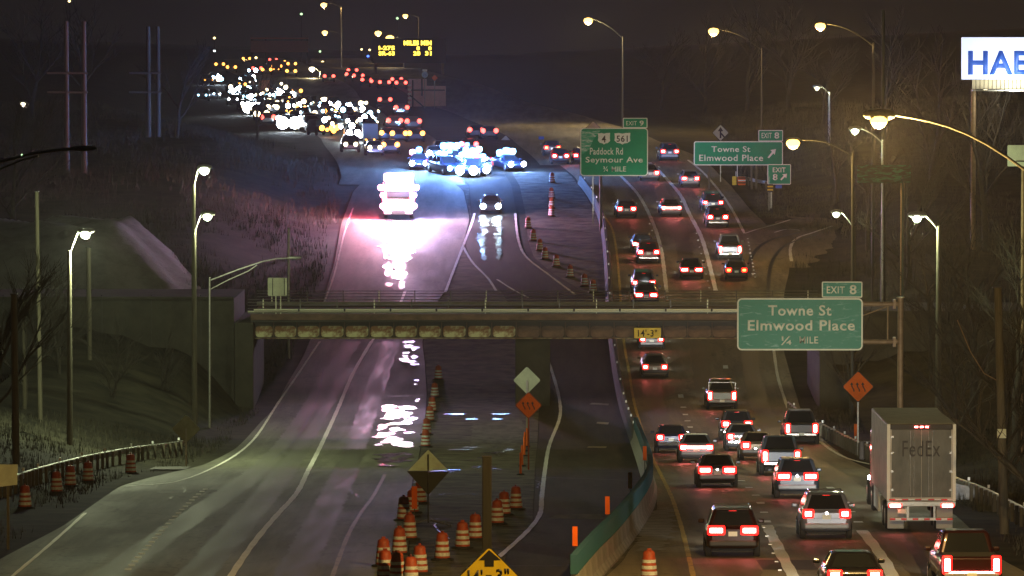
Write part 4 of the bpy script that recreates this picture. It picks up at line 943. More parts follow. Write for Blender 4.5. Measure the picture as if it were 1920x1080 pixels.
# unlit lamp arm entering at the left edge
Ya = 120.0; c = at(-60, 340, Ya); t = thing('street_lamp', 'unlit curved lamp arm entering from the left edge', 'street lamp', (c.x, Ya, terr(c.x, Ya))); B = lambda px, py: at(px, py, Ya)
MB().tube([(c.x, Ya, t.location.z-.3), B(-60, 318)], .11, 8, r2=.08).build('pole', M['galv'], t)
MB().tube([B(-60, 322), B(0, 303), B(60, 288), B(110, 281), B(145, 279)], .035, 8).build('arm', M['galv'], t)
MB().tube([B(-60, 345), B(0, 317), B(40, 300), B(72, 292)], .025, 8).build('arm', M['galv'], t)
MB().lathe([(.02,-.28),(.055,-.2),(.07,0),(.05,.2),(.02,.3)], B(157, 278), 'X', 10).build('lamp_head', M['galv'], t)
MB().lathe([(.01,-.04),(.035,0),(.01,.04)], B(41, 292), 'Z', 8).build('photocell', MM['green'], t)

def pole(label, x0, y0, x1, y1, Y, w, mt='wood', cat='pole', name='utility_pole', extra=None):
    a = at(x1, y1, Y); z0 = terr(a.x, Y); b_ = at(x0, y0, Y); lean = (b_.x-a.x)
    t = thing(name, label, cat, (a.x, Y, z0)); r = w*Y/F/2
    MB().tube([(a.x, Y, z0-.3), (b_.x, Y, b_.z)], r*1.12, 10, r2=r*.9).build('shaft', M[mt], t)
    if extra: extra(t, r)
    else: MB().box((b_.x, Y, b_.z+.02), (r*2.1, r*2.1, .05)).build('cap', M['dark'], t)
    return t
pole('thin tall wooden pole far left, left of the lamp pole', 69, 360, 76, 830, 290, 8)
pole('short stout wooden pole at the left edge', 26, 552, 30, 830, 250, 13)
pole('short thin wooden pole between the two left edge poles', 45, 560, 46, 760, 300, 7)
pole('wooden pole standing before the snowy mound behind the wall', 166, 465, 168, 700, 330, 9)
pole('thin steel pole rising behind the bridge left end', 541, 428, 541, 560, 372, 5, 'galv')
pole('thick wooden pole with a small box right of the truck', 1871, 540, 1884, 950, 200, 16, 'wood', extra=lambda t, r: (MB().cbox((at(1877, 812, 200).x, 200-r-.08, at(0, 812, 200).z), (.34, .14, .34), .02).build('meter_box', M['sign_back'], t), MB().box((at(1871, 0, 200).x, 200, at(0, 540, 200).z+.02), (r*2, r*2, .04)).build('cap', M['dark'], t)))
pole('slim brown pole rising behind the cantilever post', 1693, 335, 1691, 770, 262, 5, 'dark_wood')
pole('tall dim steel pole in the dark at upper right', 1656, 20, 1657, 600, 380, 7, 'pole_dim')
pole('dim steel pole below the small white upper lamp', 1637, 100, 1636, 560, 390, 4, 'pole_dim')
def hframe(label, pxs, Y, py0, py1):
    a = at(pxs[0], py1, Y); z0 = terr(a.x, Y); t = thing('transmission_pole', label, 'pylon', (a.x, Y, z0))
    for p in pxs: q = at(p, py0, Y); MB().tube([(q.x, Y, min(z0, terr(q.x, Y))-.5), (q.x, Y, q.z)], .28, 8, r2=.2).build('leg', M['pole_dim'], t)
    for py in (137, 173): A = at(pxs[0]-35, py, Y); C = at(pxs[-1]+8, py, Y); MB().box(((A.x+C.x)/2, Y-.3, A.z), (C.x-A.x, .2, .18)).build('crossarm', M['pole_dim'], t)
hframe('dim two legged transmission structure at far left', (124, 157), 480, 40, 280)
hframe('dim two legged transmission structure between the far left pair and the white lamps', (278, 296), 520, 50, 270)
def wire(label, pts, Y, mt='dark'):
    P = [at(a, b_, Y) for a, b_ in pts]; o = MB().tube(P, .02, 4).build('cable', M[mt]); tag(o, label, 'cable')
wire('sagging cable running down to the thick right pole', [(1795,600),(1820,660),(1845,700),(1871,714)], 200, 'galv_rust')

# ================================================================== TREES
def tree_meshes(seed, H):
    rnd = random.Random(seed); tr = MB(); crb = MB()
    def limb(p, d, L, r, lev):
        n = 3; pts = [p]; q = p; dd = d.copy()
        for k in range(n):
            dd = (dd+Vector((rnd.uniform(-.22, .22), rnd.uniform(-.22, .22), rnd.uniform(-.02, .12)))).normalized(); q = q+dd*L/n; pts.append(q)
        (tr if lev == 0 else crb).tube(pts, r, 6 if lev == 0 else 3, caps=lev == 0, r2=r*.55)
        if lev >= 4: return
        for k in range(4 if lev < 2 else 3):
            u = rnd.uniform(.35, 1); i = min(n-1, int(u*n)); base = pts[i].lerp(pts[i+1], u*n-i)
            a = rnd.uniform(0, 6.28); s = rnd.uniform(.45, .95); nd = (dd+Vector((math.cos(a)*s, math.sin(a)*s, rnd.uniform(-.1, .3)))).normalized()
            limb(base, nd, L*rnd.uniform(.52, .75), r*.5, lev+1)
        limb(pts[-1], dd, L*.62, r*.5, lev+1)
    limb(Vector((0, 0, -.4)), Vector((0, 0, 1)), H*.42, H*.020, 0)
    return tr.mesh('trunk', M['bark']), crb.mesh('crown', M['bark'])
M['bark'] = mat('grey_brown_bark', (.055,.050,.036), .9, vs=5, col2=(.025,.023,.018))
TM = [tree_meshes(11+k, 11) for k in range(5)]
def tree(px, Y, s, k, label, group, py=None):
    x = at(px, 0, Y).x; z = terr(x, Y); t = thing('bare_tree', label, 'tree', (x, Y, z), group, rz=k*1.3); t.scale = (s, s, s)
    obj('trunk', TM[k % 5][0], t); obj('crown', TM[k % 5][1], t)
k = 0
for px, Y, s, lb in ((1760,330,1.1,'behind the lamp pole right of the quarter mile sign'),(1830,300,1.2,'under the billboard column'),(1905,260,1.2,'at the right edge beside the grey sign back'),(1700,400,1.1,'behind the tan cantilever post'),(1630,430,1.0,'around the shaded mottled green sign'),(1570,470,.8,'below the white lamp behind the ramp'),(1790,250,.9,'between the truck and the thick wooden pole'),(1880,215,.9,'behind the thick pole with the small box'),(1950,190,1.1,'cut off by the right edge of the frame'),(1545,560,1.0,'on the ridge right of the exit ramp'),(1600,330,.8,'behind the orange diamond by the truck'),(1480,620,1.3,'above the EXIT 8 arrow sign'),(1400,640,1.3,'above the wide green exit sign'),(1320,660,1.2,'above the merge diamond sign'),(1240,680,1.1,'between the two green sign tops'),(1850,420,1.4,'tall one rising behind the billboard'),(1750,470,1.4,'tall one behind the brightest sodium lamp'),(1660,520,1.3,'tall one below the topmost right lamp')):
    tree(px, Y, s, k, 'bare leafless tree '+lb, 'bare trees on the right bank'); k += 1
for px, Y, s, lb in ((40,300,.8,'before the wall at the far left'),(-20,260,1.0,'cut off by the left edge'),(110,320,.7,'small one left of the lamp before the snowy mound'),(210,315,.6,'small one right of the lamp before the snowy mound'),(300,325,.55,'smallest one before the left wall'),(20,420,1.2,'tall one behind the snowy mound'),(330,520,1.0,'behind the upper of the two white lamps'),(160,560,1.2,'beside the dim transmission poles'),(60,560,1.3,'large one at the far upper left'),(480,560,.8,'below the left blaze of headlights')):
    tree(px, Y, s, k, 'bare leafless tree '+lb, 'bare trees on the left bank'); k += 1

# ================================================================== GUARDRAILS
WP = [(-.00, -.155), (.05, -.13), (.05, -.05), (.0, -.02), (.0, .02), (.05, .05), (.05, .13), (.0, .155), (-.006, .155), (-.006, -.155)]
def guardrail(label, pxs, side=1, refl=True, step=1.9, h=.62):
    P = [gp(*p) for p in smooth_pts(pxs, 12)]; P = sorted(P, key=lambda p: p.y)
    t = thing('guardrail', label, 'guardrail', tuple(P[0])); rings = []
    for i, p in enumerate(P):
        d = P[min(i+1, len(P)-1)]-P[max(0, i-1)]; d.z = 0; d.normalize(); n = Vector((-d.y, d.x, 0))*side
        rings.append([tuple(p+n*a+Vector((0, 0, h+b_))) for a, b_ in WP])
    MB().loft(rings, smooth=False).build('beam', M['galv'], t)
    dist = 0; nxt = .5; c = 0
    for i in range(1, len(P)):
        seg = (P[i]-P[i-1]).length
        while nxt <= dist+seg:
            q = P[i-1].lerp(P[i], (nxt-dist)/seg); MB().box((q.x+side*.12*-1, q.y, q.z+.3), (.14, .16, .85)).build('post', M['wood'], t)
            if refl and c % 4 == 0: MB().box((q.x, q.y, q.z+h+.26), (.10, .03, .14)).build('reflector', M['refl'], t)
            nxt += step; c += 1
        dist += seg
M['refl'] = mat('bright_reflector', (.95,.97,.97), .4)
guardrail('galvanised guardrail with orange barrels before it at lower left', [(-40,948),(0,935),(60,912),(160,884),(250,866),(310,858),(345,852)], -1)
guardrail('galvanised guardrail with bright reflectors along the right shoulder', [(1478,775),(1510,800),(1560,828),(1620,858),(1720,900),(1800,930),(1860,955),(1960,1010)], 1)
tag(MB().prism([(-1.6,0),(-1.1,.5),(-.4,.75),(.2,.6),(.9,.45),(1.7,0)], -1, 1.5).build('snow_mound', M['snow'], None, (0,0,0), tuple(gp(1805, 935))), 'small heap of dirty snow beside the right guardrail', 'snow heap')

# ================================================================== BARRELS AND MARKERS
def barrel_meshes():
    prof = [(.30,.06),(.295,.30),(.275,.32),(.27,.52),(.25,.54),(.245,.74),(.225,.76),(.22,.92),(.17,1.0),(.10,1.02)]
    me = MB().lathe(prof, n=18).mesh('barrel_body', M['b_orange'])
    bands = [MB().lathe([(r, z), (r2, z2)], n=18).mesh('reflective_band', M['b_white']) for r, z, r2, z2 in ((.300,.16,.299,.29),(.277,.37,.274,.49),(.253,.59,.250,.70))]
    base = MB().lathe([(.45,0),(.45,.05),(.31,.09)], n=16).mesh('rubber_base', M['rubber']); hd = MB().box((0,0,1.05), (.16,.03,.08)).mesh('handle', M['b_orange'])
    return me, bands, base, hd
BM = barrel_meshes()
def barrel(px, py, label, group=None, fn=None, tilt=0):
    p = (fn or rp_)(px, py); t = thing('traffic_barrel', label, 'traffic barrel', tuple(p), group, rz=px*.7, rx=tilt); t.scale = (.9, .9, .93)
    obj('barrel_body', BM[0], t); obj('rubber_base', BM[2], t); obj('handle', BM[3], t)
    for b_ in BM[1]: obj('reflective_band', b_, t)
near = [(719,1062,'leftmost and lowest clear barrel of the near median cluster'),(745,1090,'barrel cut by the bottom edge, left of the cluster middle'),(770,1099,'barrel cut by the bottom edge, right of the cluster middle'),
        (787,1076,'barrel nearest the bottom edge on the right of the cluster'),(749,1040,'barrel behind the leftmost near barrel'),(768,1012,'barrel in the middle row of the left cluster'),
        (757,976,'dark barrel at the back left of the near cluster'),(773,962,'barrel beside the orange panel at the cluster back'),(788,944,'furthest barrel of the near cluster, below the portable sign'),
        (722,1086,'lowest left barrel, cut by the bottom edge'),
        (829,1050,'lone barrel between the cluster and the clearance diamond'),(867,1028,'barrel left of the timber post, nearer one'),(891,1012,'barrel just left of the timber post, further one'),
        (932,983,'nearest barrel right of the timber post'),(945,966,'middle barrel right of the timber post'),(967,955,'tallest showing barrel right of the timber post')]
for px, py, lb in near: barrel(px, py, lb)
barrel(1217, 1086, 'barrel with three bright bands between the barrier and the northbound lanes', fn=rp_)
for px, py, lb in ((47,953,'leftmost barrel before the left guardrail'),(106,924,'second barrel from the left before the left guardrail'),(132,912,'third barrel from the left before the left guardrail'),(165,904,'fourth barrel before the left guardrail'),(245,888,'lone barrel nearest the right end of the left guardrail')): barrel(px, py, lb, fn=gp)
ORD = ['first','second','third','fourth','fifth','sixth','seventh','eighth']
for row, pts_ in (('of the row beside the puddles under the bridge, counted from the bridge', ((822,712),(815,745),(810,772),(806,790),(800,815),(798,838))), ('of the slanting row behind the bridge rail, counted from the left', ((990,428),(1000,452),(1012,470),(1022,486),(1043,500),(1069,520),(1096,537),(1112,548))), ('of the upright row left of the shield sign, counted from the top', ((1035,343),(1034,372),(1034,391),(1034,406)))):
    for i_, (px, py) in enumerate(pts_): barrel(px, py, ORD[i_]+' far barrel '+row, 'far barrels of the median work zone', rp_)
tube_m = MB().lathe([(.06,.05),(.055,1.0),(.03,1.06)], n=10).mesh('tube', M['orange']); tb_b = MB().lathe([(.2,0),(.2,.04),(.07,.07)], n=10).mesh('rubber_base', M['rubber'])
for k, (px, py) in enumerate(((1021,742),(1016,700),(988,838),(983,855),(979,874),(976,890),(984,846))):
    p = rp_(px, py); t = thing('tubular_marker', ['','','slim orange tube marker highest in the line below the orange median diamond','slim orange tube marker second in the line below the orange median diamond','slim orange tube marker next to lowest of the line below the orange median diamond','slim orange tube marker lowest in the line below the orange median diamond','slim orange tube marker standing alone right of the others of its line'][k] if k > 1 else ('orange tube marker right of the pier' if k else 'orange tube marker right of the orange median diamond'), 'marker post', tuple(p), 'orange tubes below the median diamond' if k > 1 else None)
    obj('tube', tube_m, t); obj('rubber_base', tb_b, t)
for px, py, lb in ((777,968,'upright orange board among the cluster barrels'),(1605,835,'small orange board on the right shoulder left of the truck')):
    p = rp_(px, py); t = thing('vertical_panel', lb, 'marker board', tuple(p)); MB().box((p.x, p.y, p.z+.75), (.22, .03, .9)).build('panel', M['orange'], t); MB().box((p.x, p.y+.03, p.z+.35), (.04, .03, .7)).build('stake', M['wood'], t); MB().box((p.x, p.y, p.z+.05), (.5, .5, .06)).build('rubber_base', M['rubber'], t)
# striped object markers and a small barrier end in the far gore
p = gp(1380, 350); t = thing('crash_cushion', 'yellow and striped crash cushion in the gore below the wide exit sign', 'crash cushion', tuple(p))
MB().cbox((p.x-.15, p.y, p.z+.55), (.4, .4, .8), .05).build('nose', M['yellow'], t)
for k in range(3): MB().cbox((p.x+.55+k*.05, p.y+1+k, p.z+.5), (.7, .9, .75), .05).build('cell', M['sign_back'] if k % 2 else M['orange'], t)
for k in range(3): MB().box((p.x+.55, p.y-.02, p.z+.35+k*.22), (.7, .04, .1)).build('stripe', M['sign_w2'] if k % 2 else M['black'], t)
for k in range(2): MB().tube([(p.x+.0+k*.12, p.y+.1, p.z+.9), (p.x+k*.12, p.y+.1, p.z+1.4+k*.8)], .03, 5).build('rod', M['sign_w2'], t)
guardrail('short guardrail with timber posts behind the crash cushion', [(1396,346),(1420,352),(1444,356)], 1, False)
p = gp(1444, 395); t = thing('object_marker', 'small black and yellow striped marker below the EXIT 8 arrow sign', 'marker board', tuple(p))
MB().box((p.x-.1, p.y, p.z+1.5), (.04, .04, 3.0)).build('post', M['galv'], t)
for k in range(5): MB().box((p.x, p.y-.04, p.z+1.7+k*.14), (.5, .03, .14)).build('stripe', M['yellow'] if k % 2 else M['black'], t)

# ================================================================== CONCRETE BARRIER WITH GLARE PADDLES
BP = [rp_(*p) for p in smooth_pts([(1075,1130),(1115,1080),(1152,1040),(1190,990),(1214,950),(1219,918),(1206,872),(1188,820),(1171,770),(1160,720),(1151,660),(1144,590),(1141,520),(1136,460),(1129,415),(1110,372),(1085,340)], 5)]
BP = sorted(BP, key=lambda p: p.y)
bprof = [(-.30,0),(-.30,.08),(-.17,.30),(-.09,.81),(.09,.81),(.17,.30),(.30,.08),(.30,0)]
acc = 0; L_ = 3.0; pts = []; cum = [0]
for i in range(1, len(BP)): cum.append(cum[-1]+(BP[i]-BP[i-1]).length)
def bpos(s):
    i = bisect.bisect_right(cum, s)-1; i = max(0, min(i, len(BP)-2)); u = (s-cum[i])/(cum[i+1]-cum[i]); q = BP[i].lerp(BP[i+1], u); q.z = zg(q.y); return q
smax = cum[-1]; s_ = 0; bc = {}
while s_+L_ < smax:
    a, c = bpos(s_), bpos(s_+L_-.04); d = (c-a); yaw = math.atan2(d.y, d.x)-math.pi/2; pit = math.atan2(d.z, math.hypot(d.x, d.y)); near_ = a.y < 245
    t = thing('barrier_segment', 'concrete barrier segment topped with teal glare paddles beside the orange tubes of the work zone' if near_ else 'dark far concrete barrier segment with reflectors left of the northbound lanes', 'barrier', tuple(a), 'near barrier segments with teal paddles' if near_ else 'far barrier segments', rz=yaw, rx=pit, local=True)
    Ls = round((c-a).length, 1)
    if 'w' not in bc:
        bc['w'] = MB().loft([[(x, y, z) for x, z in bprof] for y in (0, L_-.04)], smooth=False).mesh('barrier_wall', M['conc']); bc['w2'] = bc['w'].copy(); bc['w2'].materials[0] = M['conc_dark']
        bc['p'] = MB().cbox((0, 0, 0), (.30, .05, .62), .015).mesh('paddle', M['teal']); bc['r'] = MB().box((0, 0, 0), (.1, .04, .14)).mesh('reflector', M['refl']); bc['b'] = MB().box((0, 0, 0), (.12, L_-.1, .05)).mesh('paddle_rail', M['dark'])
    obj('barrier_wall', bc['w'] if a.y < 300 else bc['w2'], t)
    if a.y < 300:
        obj('paddle_rail', bc['b'], t, (0, L_/2, .835))
        for k in range(8): o = obj('paddle', bc['p'], t, (0, .18+k*.37,   .86+.31)); o.rotation_euler = (0, 0, .75)
    elif int(s_/L_) % 3 == 0: obj('reflector', bc['r'], t, (.0, 1.5, .89))
    s_ += L_
for px, py, lb in ((1064,1068,'lowest'),(1122,1020,'second lowest'),(1164,985,'middle'),(1197,945,'fourth'),(1164,945,'upper left')):
    # small orange flag plates fixed above the paddles
    best = min(BP, key=lambda q: abs((960+q.x/q.y*F)-(px+30))+ (0 if q.y < 235 else 1e6)); c = at(px, py, best.y)
    c = Vector((best.x-.25, best.y, zg(best.y)+1.75)); t = thing('barrier_delineator', lb+' orange plate standing on the teal topped barrier', 'marker board', (c.x, c.y, c.z-.75)); MB().box((c.x, c.y-.2, c.z), (.16, .03, .62)).build('plate', M['orange'], t); MB().box((c.x, c.y-.17, c.z-.5), (.03, .03, .9)).build('stake', M['dark'], t)

# ================================================================== VEHICLES
PAINT = {}
def paint(name, col, metal=.3, rough=.32):
    if name not in PAINT: PAINT[name] = mat('car_paint_'+name, col, rough, metal, coat=.6)
    return PAINT[name]
COLS = {'black': (.012,.012,.014), 'red': (.07,.006,.005), 'dark_red': (.026,.004,.004), 'silver': (.20,.22,.26), 'white': (.40,.42,.44), 'grey': (.05,.055,.062), 'blue_grey': (.06,.08,.11), 'beige': (.20,.17,.12), 'dark_blue': (.015,.025,.06), 'green_grey': (.12,.135,.11)}
KIND = {
 'sedan': dict(L=4.75, body=[(0,.70,.42,.86),(.05,.84,.30,.97),(.30,.90,.25,1.02),(1.0,.92,.22,1.0),(3.0,.92,.22,.96),(4.1,.90,.24,.86),(4.6,.82,.28,.74),(4.75,.66,.36,.62)],
     cab=(.55,3.55,.84,.95,1.35,2.65,.60,1.44), rear_z=.80, w=.92),
 'suv': dict(L=4.7, body=[(0,.72,.46,.98),(.05,.86,.36,1.06),(.30,.93,.30,1.10),(1.0,.95,.28,1.08),(3.2,.95,.28,1.04),(4.2,.92,.30,.98),(4.6,.82,.34,.84),(4.7,.70,.42,.72)],
     cab=(.10,3.6,.88,1.02,.42,2.7,.68,1.70), rear_z=.95, w=.95),
 'pickup': dict(L=5.7, body=[(0,.80,.50,1.10),(.04,.92,.46,1.16),(.30,.98,.44,1.18),(1.9,1.0,.42,1.18),(3.9,1.0,.40,1.14),(5.1,.96,.40,1.08),(5.6,.86,.44,.92),(5.7,.74,.50,.80)],
     cab=(1.95,4.25,.90,1.08,2.15,3.45,.72,1.86), rear_z=.92, w=1.0),
 'hatch': dict(L=4.1, body=[(0,.68,.42,.92),(.05,.80,.32,1.0),(.3,.86,.27,1.04),(1.0,.88,.24,1.0),(2.8,.88,.24,.96),(3.6,.86,.26,.86),(4.0,.76,.30,.72),(4.1,.62,.38,.6)],
     cab=(.12,3.1,.82,.96,.55,2.3,.62,1.50), rear_z=.86, w=.88),
}
CACHE = {}
def cached(key, fn):
    if key not in CACHE: CACHE[key] = fn()
    return CACHE[key]
def body_mesh(kd, mt):
    K = KIND[kd]; b = MB(); rings = []
    for y, w, zb_, zt_ in K['body']:
        half = [(w*.80, zb_), (w*.96, zb_+.08), (w, zb_+(zt_-zb_)*.45), (w*.985, zb_+(zt_-zb_)*.75), (w*.93, zt_-.04), (w*.80, zt_)]
        rings.append([(x, y, z) for x, z in half]+[(-x, y, z) for x, z in half[::-1]])
    b.loft(rings); return b.mesh('body', mt)
def cab_rings(K):
    y0, y1, w0, z0, r0, r1, w1, z1 = K['cab']; out = []
    for t in (0, .55, .86, .96, 1.0):
        ins = {0: 0, .55: 0, .86: 0, .96: .05, 1.0: .16}[t]; tt = min(t, .96)/.96
        a = y0+(r0-y0)*tt+ins; c = y1+(r1-y1)*tt-ins; w = w0+(w1-w0)*tt-ins*.8; z = z0+(z1-z0)*t
        rr = .10; ring = []
        for cx, cy, a0 in ((w-rr, c-rr, 0), (-w+rr, c-rr, 90), (-w+rr, a+rr, 180), (w-rr, a+rr, 270)):
            for k in range(4): an = R(a0+30*k); ring.append((cx+rr*math.cos(an), cy+rr*math.sin(an), z))
        out.append(ring)
    return out
def pane(K, face, u0, u1, v0, v1, th=.012):
    """window pane lying just proud of one cabin face; u across, v up (0..1)"""
    y0, y1, w0, z0, r0, r1, w1, z1 = K['cab']
    def pt(u, v, o):
        tt = v/.96; z = z0+(z1-z0)*v
        w = w0+(w1-w0)*tt; a = y0+(r0-y0)*tt; c = y1+(r1-y1)*tt
        if face == 'rear': return ((-w+2*w*u), a-o, z+o*.3)
        if face == 'front': return ((-w+2*w*u), c+o, z+o*.3)
        s = 1 if face == 'right' else -1
        return (s*(w+o), a+(c-a)*u, z)
    b = MB(); q = [(u0, v0), (u1, v0), (u1-(u1-u0)*.04, v1), (u0+(u1-u0)*.04, v1)]
    vs = [pt(u, v, th) for u, v in q]+[pt(u, v, -.02) for u, v in q]
    b.add(vs, [(0,1,2,3),(4,7,6,5),(0,4,5,1),(1,5,6,2),(2,6,7,3),(3,7,4,0)]); return b
def wheel_meshes():
    t = MB().lathe([(.20,-.11),(.32,-.11),(.345,-.07),(.345,.07),(.32,.11),(.20,.11)], (0,0,0), 'X', 20).mesh('wheel', M['rubber'])
    r = MB().lathe([(.04,-.115),(.20,-.12),(.215,-.10),(.215,.10),(.20,.12),(.04,.115)], (0,0,0), 'X', 12).mesh('rim', M['rim'])
    return t, r
WM = wheel_meshes()
LANE = edge([(1100,345),(1130,400),(1148,430),(1157,480),(1162,540),(1166,600),(1171,650),(1180,700),(1188,750),(1202,800),(1222,855),(1250,912),(1282,1005),(1302,1090)])
LANE = LANE+[(560,4),(640,-2),(760,-10),(900,-20),(1100,-36),(1500,-52)]
def head_yaw(y): return -math.atan2(interp(LANE, y+6)-interp(LANE, y-2), 8)
def place(px, py, facing=1, L=0):
    p = rp_(px, py); yaw = head_yaw(p.y) if facing > 0 else 0; sl = math.atan2(zg(p.y+4)-zg(p.y), 4)
    return p, yaw, sl
def car(label, px, py, kd, col, tl='block', facing=1, rack=False, bumper=None, beam=120, roofcol=None, extra=None, plate=True, cat=None, name=None, wscale=1.0, core=None, mirror=True, lit=True, pos=None, beam_col=(1,.95,.86), yaw=None):
    K = KIND[kd]; L = K['L']; mt = paint(col, COLS[col])
    p, yw, sl = place(px, py, facing) if pos is None else pos
    if yaw is not None: yw = yaw
    loc = Vector(p)
    if facing < 0: loc.y += L*math.cos(sl); loc.z = zg(loc.y)
    nm = name or {'sedan': 'sedan_car', 'suv': 'suv_car', 'pickup': 'pickup_truck', 'hatch': 'hatchback_car'}[kd]
    t = thing(nm, label, cat or ('pickup truck' if kd == 'pickup' else 'car'), tuple(loc), None, rz=(0 if facing > 0 else math.pi)+yw, rx=sl*(1 if facing > 0 else -1), local=True)
    obj('body', cached((kd, col, 'b'), lambda: body_mesh(kd, mt)), t)
    cb = obj('cabin', cached((kd, col, 'c'), lambda: (lambda b: b.mesh('cabin', mt))(MB().loft(cab_rings(K)))), t)
    g = M['glass']
    obj('rear_window', cached((kd, 'rw'), lambda: pane(K, 'rear', .08, .92, .14, .90).mesh('rear_window', g)), t)
    obj('windshield', cached((kd, 'fw'), lambda: pane(K, 'front', .06, .94, .10, .92).mesh('windshield', g)), t)
    for s in ('left', 'right'):
        for i, (u0, u1) in enumerate(((.10, .33), (.36, .62), (.65, .90))): obj('side_window', cached((kd, s, i), lambda: pane(K, s, u0, u1, .16, .88).mesh('side_window', g)), t)
    for y in (.85, L-.85):
        for s in (-1, 1):
            w = obj('wheel', WM[0], t, (s*(K['w']-.10), y, .345)); obj('rim', WM[1], w)
    rz_ = K['rear_z']; W_ = K['w']
    obj('bumper', cached((kd, bumper, 'bp'), lambda: MB().cbox((0, .0, .50 if kd != 'pickup' else .58), (W_*1.72, .16, .20), .05).mesh('bumper', M['chrome'] if bumper == 'chrome' else (M['bumper_pale'] if bumper == 'pale' else M['dark']))), t)
    obj('underbody', cached((kd, 'ub'), lambda: MB().box((0, L/2, .30), (W_*1.5, L*.84, .22)).mesh('underbody', M['rubber'])), t)
    if kd in ('sedan', 'hatch', 'suv'): obj('trunk_seam', cached((kd, 'ts'), lambda: MB().box((0, -.012, rz_-.16), (W_*1.1, .02, .015)).mesh('trunk_seam', M['dark'])), t)
    if plate: obj('licence_plate', cached('lp', lambda: MB().box((0, 0, 0), (.31, .02, .16)).mesh('licence_plate', M['plate'])), t, (0, -.02 if kd != 'pickup' else -.1, rz_-.12 if kd != 'pickup' else .60))
    if kd == 'pickup':
        obj('tailgate', cached('tg', lambda: MB().cbox((0, .0, .92), (1.40, .05, .44), .03).mesh('tailgate', mt)) if False else MB().cbox((0, .01, .90), (1.42, .06, .46), .03).mesh('tailgate', mt), t)
        obj('bed_liner', cached('bl', lambda: MB().box((0, 1.0, 1.185), (1.62, 1.75, .02)).mesh('bed_liner', M['rubber'])), t)
    # tail lights: lens with a bright core
    cm = core or 'tailcore'
    def tlm():
        d = {'block': (.48, .38, .27, .20), 'wide': (.62, .34, .44, .16), 'vert': (.32, .60, .17, .40), 'small': (.42, .34, .23, .17), 'orange': (.44, .34, .24, .17), 'bar': (.36, .32, .26, .18)}[tl]
        return MB().cbox((0, 0, 0), (d[0], .14, d[1]), .07).mesh('tail_light', M['tail']), MB().cbox((0, -.07, 0), (d[2], .05, d[3]), .024).mesh('lamp_core', M[cm]), d
    a, c_, d = cached((tl, cm), tlm)
    for s in (-1, 1):
        if not lit and s > 0: pass
        o = obj('tail_light', a, t, (s*(W_*.93-d[0]/2), .02 if kd != 'pickup' else .0, rz_)); obj('lamp_core', c_, o)
    if tl == 'bar':
        o = obj('light_bar', cached(('bar', kd), lambda: MB().cbox((0, .0, rz_), (W_*1.72, .08, .20), .03).mesh('light_bar', M['tail'])), t); obj('lamp_core', cached(('barc', kd), lambda: MB().cbox((0, -.045, rz_), (W_*1.62, .02, .13), .008).mesh('lamp_core', M['tailcore'])), o)
    if tl != 'vert' or kd != 'pickup':
        y0, y1, w0, z0, r0, r1, w1, z1 = K['cab']; obj('high_brake_light', cached((kd, 'hb'), lambda: MB().box((0, r0-.02, z1-.10), (.26, .05, .03)).mesh('high_brake_light', M['tail'])), t)
    if mirror:
        mi = cached((kd, col, 'm'), lambda: MB().cbox((0, 0, 0), (.22, .10, .15), .04).mesh('mirror', mt))
        for s in (-1, 1): obj('mirror', mi, t, (s*(W_+.10), K['cab'][1]-.55, K['cab'][3]+.10))
    hm = cached(('hl', facing, kd), lambda: MB().cbox((0, 0, 0), (.32, .12, .15), .03).mesh('headlight', M['head']))
    for s in (-1, 1): obj('headlight', hm, t, (s*(W_*.66), L-.08, .68 if kd != 'pickup' else .85))
    if rack:
        for s in (-1, 1): obj('roof_rail', cached((kd, 'rr', s), lambda: MB().tube([(s*.60, K['cab'][4]+.1, K['cab'][7]+.05), (s*.60, K['cab'][5]-.1, K['cab'][7]+.05)], .022, 6).mesh('roof_rail', M['chrome'])), t)
        for yy_ in (.3, 1.4): obj('cross_bar', MB().box((0, K['cab'][4]+yy_, K['cab'][7]+.08), (1.24, .06, .03)).mesh('cross_bar', M['dark']), t)
    if beam: light('headlight_beam', 'SPOT', (0, L+.15, .75), beam_col, beam*18, t, .25, R(46), .95, (R(90-1.0), 0, 0))
    if extra: extra(t, K)
    if wscale != 1: t.scale = (wscale,)*3
    return t

def ex_roofglow(t, K):
    obj('roof_glint', MB().tube([(-.58, K['cab'][4]+.05, K['cab'][7]-.02), (-.50, K['cab'][4]+.02, K['cab'][7]+.01), (.50, K['cab'][4]+.02, K['cab'][7]+.01), (.58, K['cab'][4]+.05, K['cab'][7]-.02)], .03, 6).mesh('roof_glint', M['sign_w']), t)  # pale tube paints the lit edge of the roof
def ex_snowroof(t, K):
    obj('roof_snow', MB().cbox((0, (K['cab'][4]+K['cab'][5])/2, K['cab'][7]+.03), (1.2, 1.6, .07), .03).mesh('roof_snow', M['snow']), t)
def ex_tgbar(t, K):
    obj('light_bar', MB().cbox((0, -.04, .68), (1.5, .05, .07), .02).mesh('light_bar', M['tailcore']), t)
def ex_ladder(t, K):
    for s in (-.85, .85): obj('rack_post', MB().box((s, .25, 1.45), (.06, .06, .6)).mesh('rack_post', M['galv']), t)
    obj('rack_bar', MB().box((0, .25, 1.77), (1.76, .06, .06)).mesh('rack_bar', M['galv']), t)
def ex_spoiler(t, K):
    obj('spoiler', MB().cbox((0, K['cab'][4]-.04, K['cab'][7]-.03), (1.15, .22, .04), .015).mesh('spoiler', M['dark']), t)
def ex_badge(t, K):
    obj('badge', MB().lathe([(.07, -.012), (.07, 0)], (0, -.0, K['rear_z']+.02), 'Y', 10).mesh('badge', M['chrome']), t)

